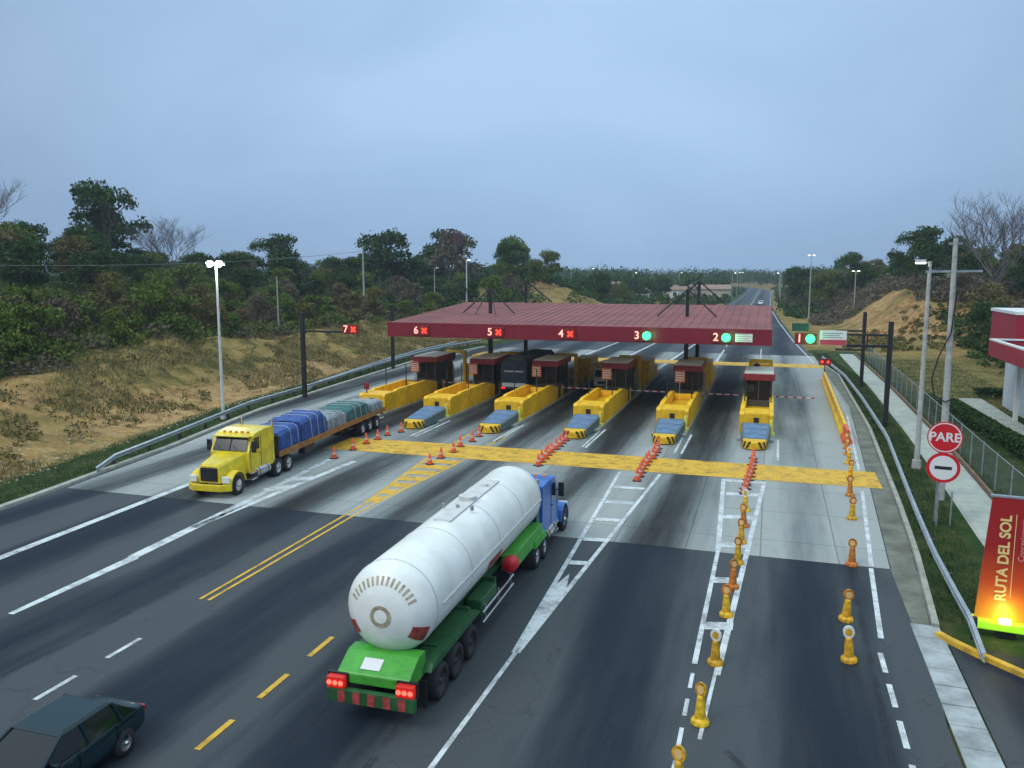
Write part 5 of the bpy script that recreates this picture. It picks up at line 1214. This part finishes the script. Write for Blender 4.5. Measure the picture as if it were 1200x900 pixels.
n = 60000; y = 20 + 115 * rng.random(n); x = XL(y) - rng.uniform(4.5, 20, n); keep = N1(x * .2, y * .2) + .5 * N2(x * .6, y * .6) > -.05; x, y = x[keep], y[keep]
blades('dry_grass', x, y, rng.uniform(.15, .5, len(x)), .05, mat('dry_grass', (.21, .16, .065), .9, var=.5, scale=.5, dark=(.09, .10, .03)), 'dry yellow grass over the earth bank', 'grass')
n = 50000; y = 18 + 105 * rng.random(n); s_ = rng.random(n) < .5; x = np.where(s_, XL(y) - rng.uniform(.55, 4.6, n), XR(y) + rng.uniform(.35, 2.2, n)); k_ = s_ | (y > 29); x, y = x[k_], y[k_]
blades('verge_grass', x, y, rng.uniform(.06, .2, len(x)), .03, mat('verge_grass', (.045, .08, .02), .9, var=.5, scale=.6, dark=(.02, .04, .012)), 'short green grass on the road verges', 'grass')
n = 40000; y = 28 + 90 * rng.random(n); x = rng.uniform(11.3, 22, n)
blades('lawn_grass', x, y, rng.uniform(.05, .16, len(x)), .04, MATS['verge_grass'], 'mown lawn between the fence and the service building', 'grass')
n = 2600; y = 22 + 110 * rng.random(n); x = XL(y) - rng.uniform(3.6, 9, n) ** 1.0; z = ground(x, y)
rb_ = MB(); oc = [(1, 0, 0), (0, 1, 0), (-1, 0, 0), (0, -1, 0), (0, 0, .7), (0, 0, -.5)]
for a_, b_, c_ in zip(x, y, z):
    k_ = random.uniform(.04, .17) ** 1.1; rb_.add([(a_ + p_[0] * k_ * random.uniform(.7, 1.3), b_ + p_[1] * k_ * random.uniform(.7, 1.3), c_ + p_[2] * k_) for p_ in oc], [(0, 1, 4), (1, 2, 4), (2, 3, 4), (3, 0, 4), (1, 0, 5), (2, 1, 5), (3, 2, 5), (0, 3, 5)])
tag(rb_.build('stones', mat('bank_stone', (.38, .29, .18), .9, var=.5, scale=.8)), 'loose stones and clods along the foot of the earth bank', 'stones', kind='stuff')
P = clumps(520, 60, lambda y, n: np.where(rng.random(n) < .6, XR(y) + rng.uniform(2.5, 12, n), XL(y) - rng.uniform(2, 14, n)), lambda n: 215 + 330 * rng.random(n), 2.0, 2.2)
stuff('undergrowth', P, rng.uniform(.5, 1.1, len(P)), LM['dark'], 'bushes lining both edges of the distant highway', 'undergrowth')
# hedges in the garden
def hedge(pts, w, h, label):
    a, c = pts; L2 = math.hypot(c[0] - a[0], c[1] - a[1]); n = int(L2 * 420); u = rng.random(n)
    P = np.stack([a[0] + (c[0] - a[0]) * u + rng.uniform(-w, w, n) / 2, a[1] + (c[1] - a[1]) * u + rng.uniform(-w, w, n) / 2, np.sqrt(rng.random(n)) * h], 1)
    me = quads_mesh('hedge', P, rng.uniform(.12, .28, n), M['hedge'], 0, 3); o = bpy.data.objects.new('hedge', me); col.objects.link(o); tag(o, label, 'hedge')
hedge([(14.4, 76), (15.6, 56)], 1.1, 1.0, 'dark clipped hedge on the lawn side of the garden path')
hedge([(18.4, 84), (20.6, 84)], .9, .9, 'short dark hedge at the far end of the garden path')
hedge([(13.6, 80), (13.2, 66)], .8, .7, 'low dark hedge behind the chain link fence')
# far wood closing the horizon
def farwood(n, x0, x1, y0, y1, h, name, label, per=110):
    x = rng.uniform(x0, x1, n); y = rng.uniform(y0, y1, n); k_ = (x < XL(y) - 9) | (x > XR(y) + 7); x, y = x[k_], y[k_]; n = len(x); z = ground(x, y); hh = rng.uniform(.55, 1.1, n) * h
    P = np.repeat(np.stack([x, y, z + hh * .55], 1), per, 0); r = np.repeat(hh, per); d = rng.normal(size=(n * per, 3)); d /= np.linalg.norm(d, axis=1)[:, None]
    P = P + d * np.stack([r * .5, r * .5, r * .42], 1) * (rng.uniform(.05, 1, n * per) ** .8)[:, None]
    stuff(name, P, rng.uniform(.9, 1.9, len(P)), LM['dark'], label, 'distant wood', seed=9)
farwood(520, -420, -16, 330, 560, 12, 'distant_wood', 'far wood closing the horizon left of the highway')
farwood(750, -700, -16, 560, 900, 15, 'distant_wood', 'bluish wood on the horizon behind the far houses')
farwood(420, 6, 420, 400, 900, 15, 'distant_wood', 'far wood closing the horizon right of the highway')
farwood(320, -50, 80, 610, 900, 14, 'distant_wood', 'hazy wood where the highway disappears')

# far houses
def house(x, y, w, d, h, label, rot=0, m_=None):
    z = float(ground(x, y)); t = empty('house', label, 'house', (x, y, z), rot)
    b = MB(); b.box(-w / 2, 0, -.5, w / 2, d, h); b.build('wall', m_ or M['wall'], t)
    b = MB(); b.prism([(-.5, h), (d / 2, h + d * .22), (d + .5, h)], -w / 2 - .4, w / 2 + .4); b.build('roof', M['tile'], t)
    for k in range(max(1, int(w // 4))):
        cx = -w / 2 + 2 + k * 4; b = MB(); b.box(cx - .6, -.05, 1, cx + .6, -.002, 2.2); b.build('window', M['glass'], t)
    b = MB(); b.box(w / 2 - 1.3, -.06, 0, w / 2 - .4, -.003, 2.1); b.build('door', M['darkmetal'], t)
house(-62, 345, 14, 8, 4.5, 'wide cream house far off, leftmost above the canopy roof')
house(-50, 330, 7, 6, 3.5, 'small white house far off, second from the left', m_=M['white'])
house(-42, 352, 9, 7, 4.5, 'pale house far off behind the canopy masts', .2)
house(-34, 318, 6, 6, 3.2, 'low white shed far off left of the masts', m_=M['white'])
house(-24, 345, 16, 8, 4.0, 'long ochre building far off just left of the highway')
house(-88, 262, 12, 7, 3.2, 'white roofed building beside the bare ochre mound', m_=M['white'])
# flags or billboard on the skyline
t = empty('billboard', 'small dark billboard on a pole on the skyline above the canopy', 'billboard', (-76, 196, float(ground(-76, 196))))
b = MB(); b.cyl((0, 0, 0), (0, 0, 13), .2, n=8); b.build('pole', M['darkmetal'], t)
b = MB(); b.box(-1.0, -.1, 13, 1.0, .1, 16); b.build('board', mat('board_dark', (.06, .02, .03), .6), t)

# ---------------------------------------------------------------- haze
b = MB(); b.box(-1480, -75, -3, 1480, 1800, 60)
hz = b.build('haze', bpy.data.materials.new('haze')); tag(hz, kind='stuff')
hm = hz.data.materials[0]; hm.use_nodes = True; n = hm.node_tree.nodes; n.clear()
pv = n.new('ShaderNodeVolumePrincipled'); pv.inputs['Color'].default_value = (.80, .88, 1, 1); pv.inputs['Density'].default_value = .0003; pv.inputs['Anisotropy'].default_value = .2
oo = n.new('ShaderNodeOutputMaterial'); hm.node_tree.links.new(pv.outputs[0], oo.inputs['Volume'])
hm['note'] = 'air'
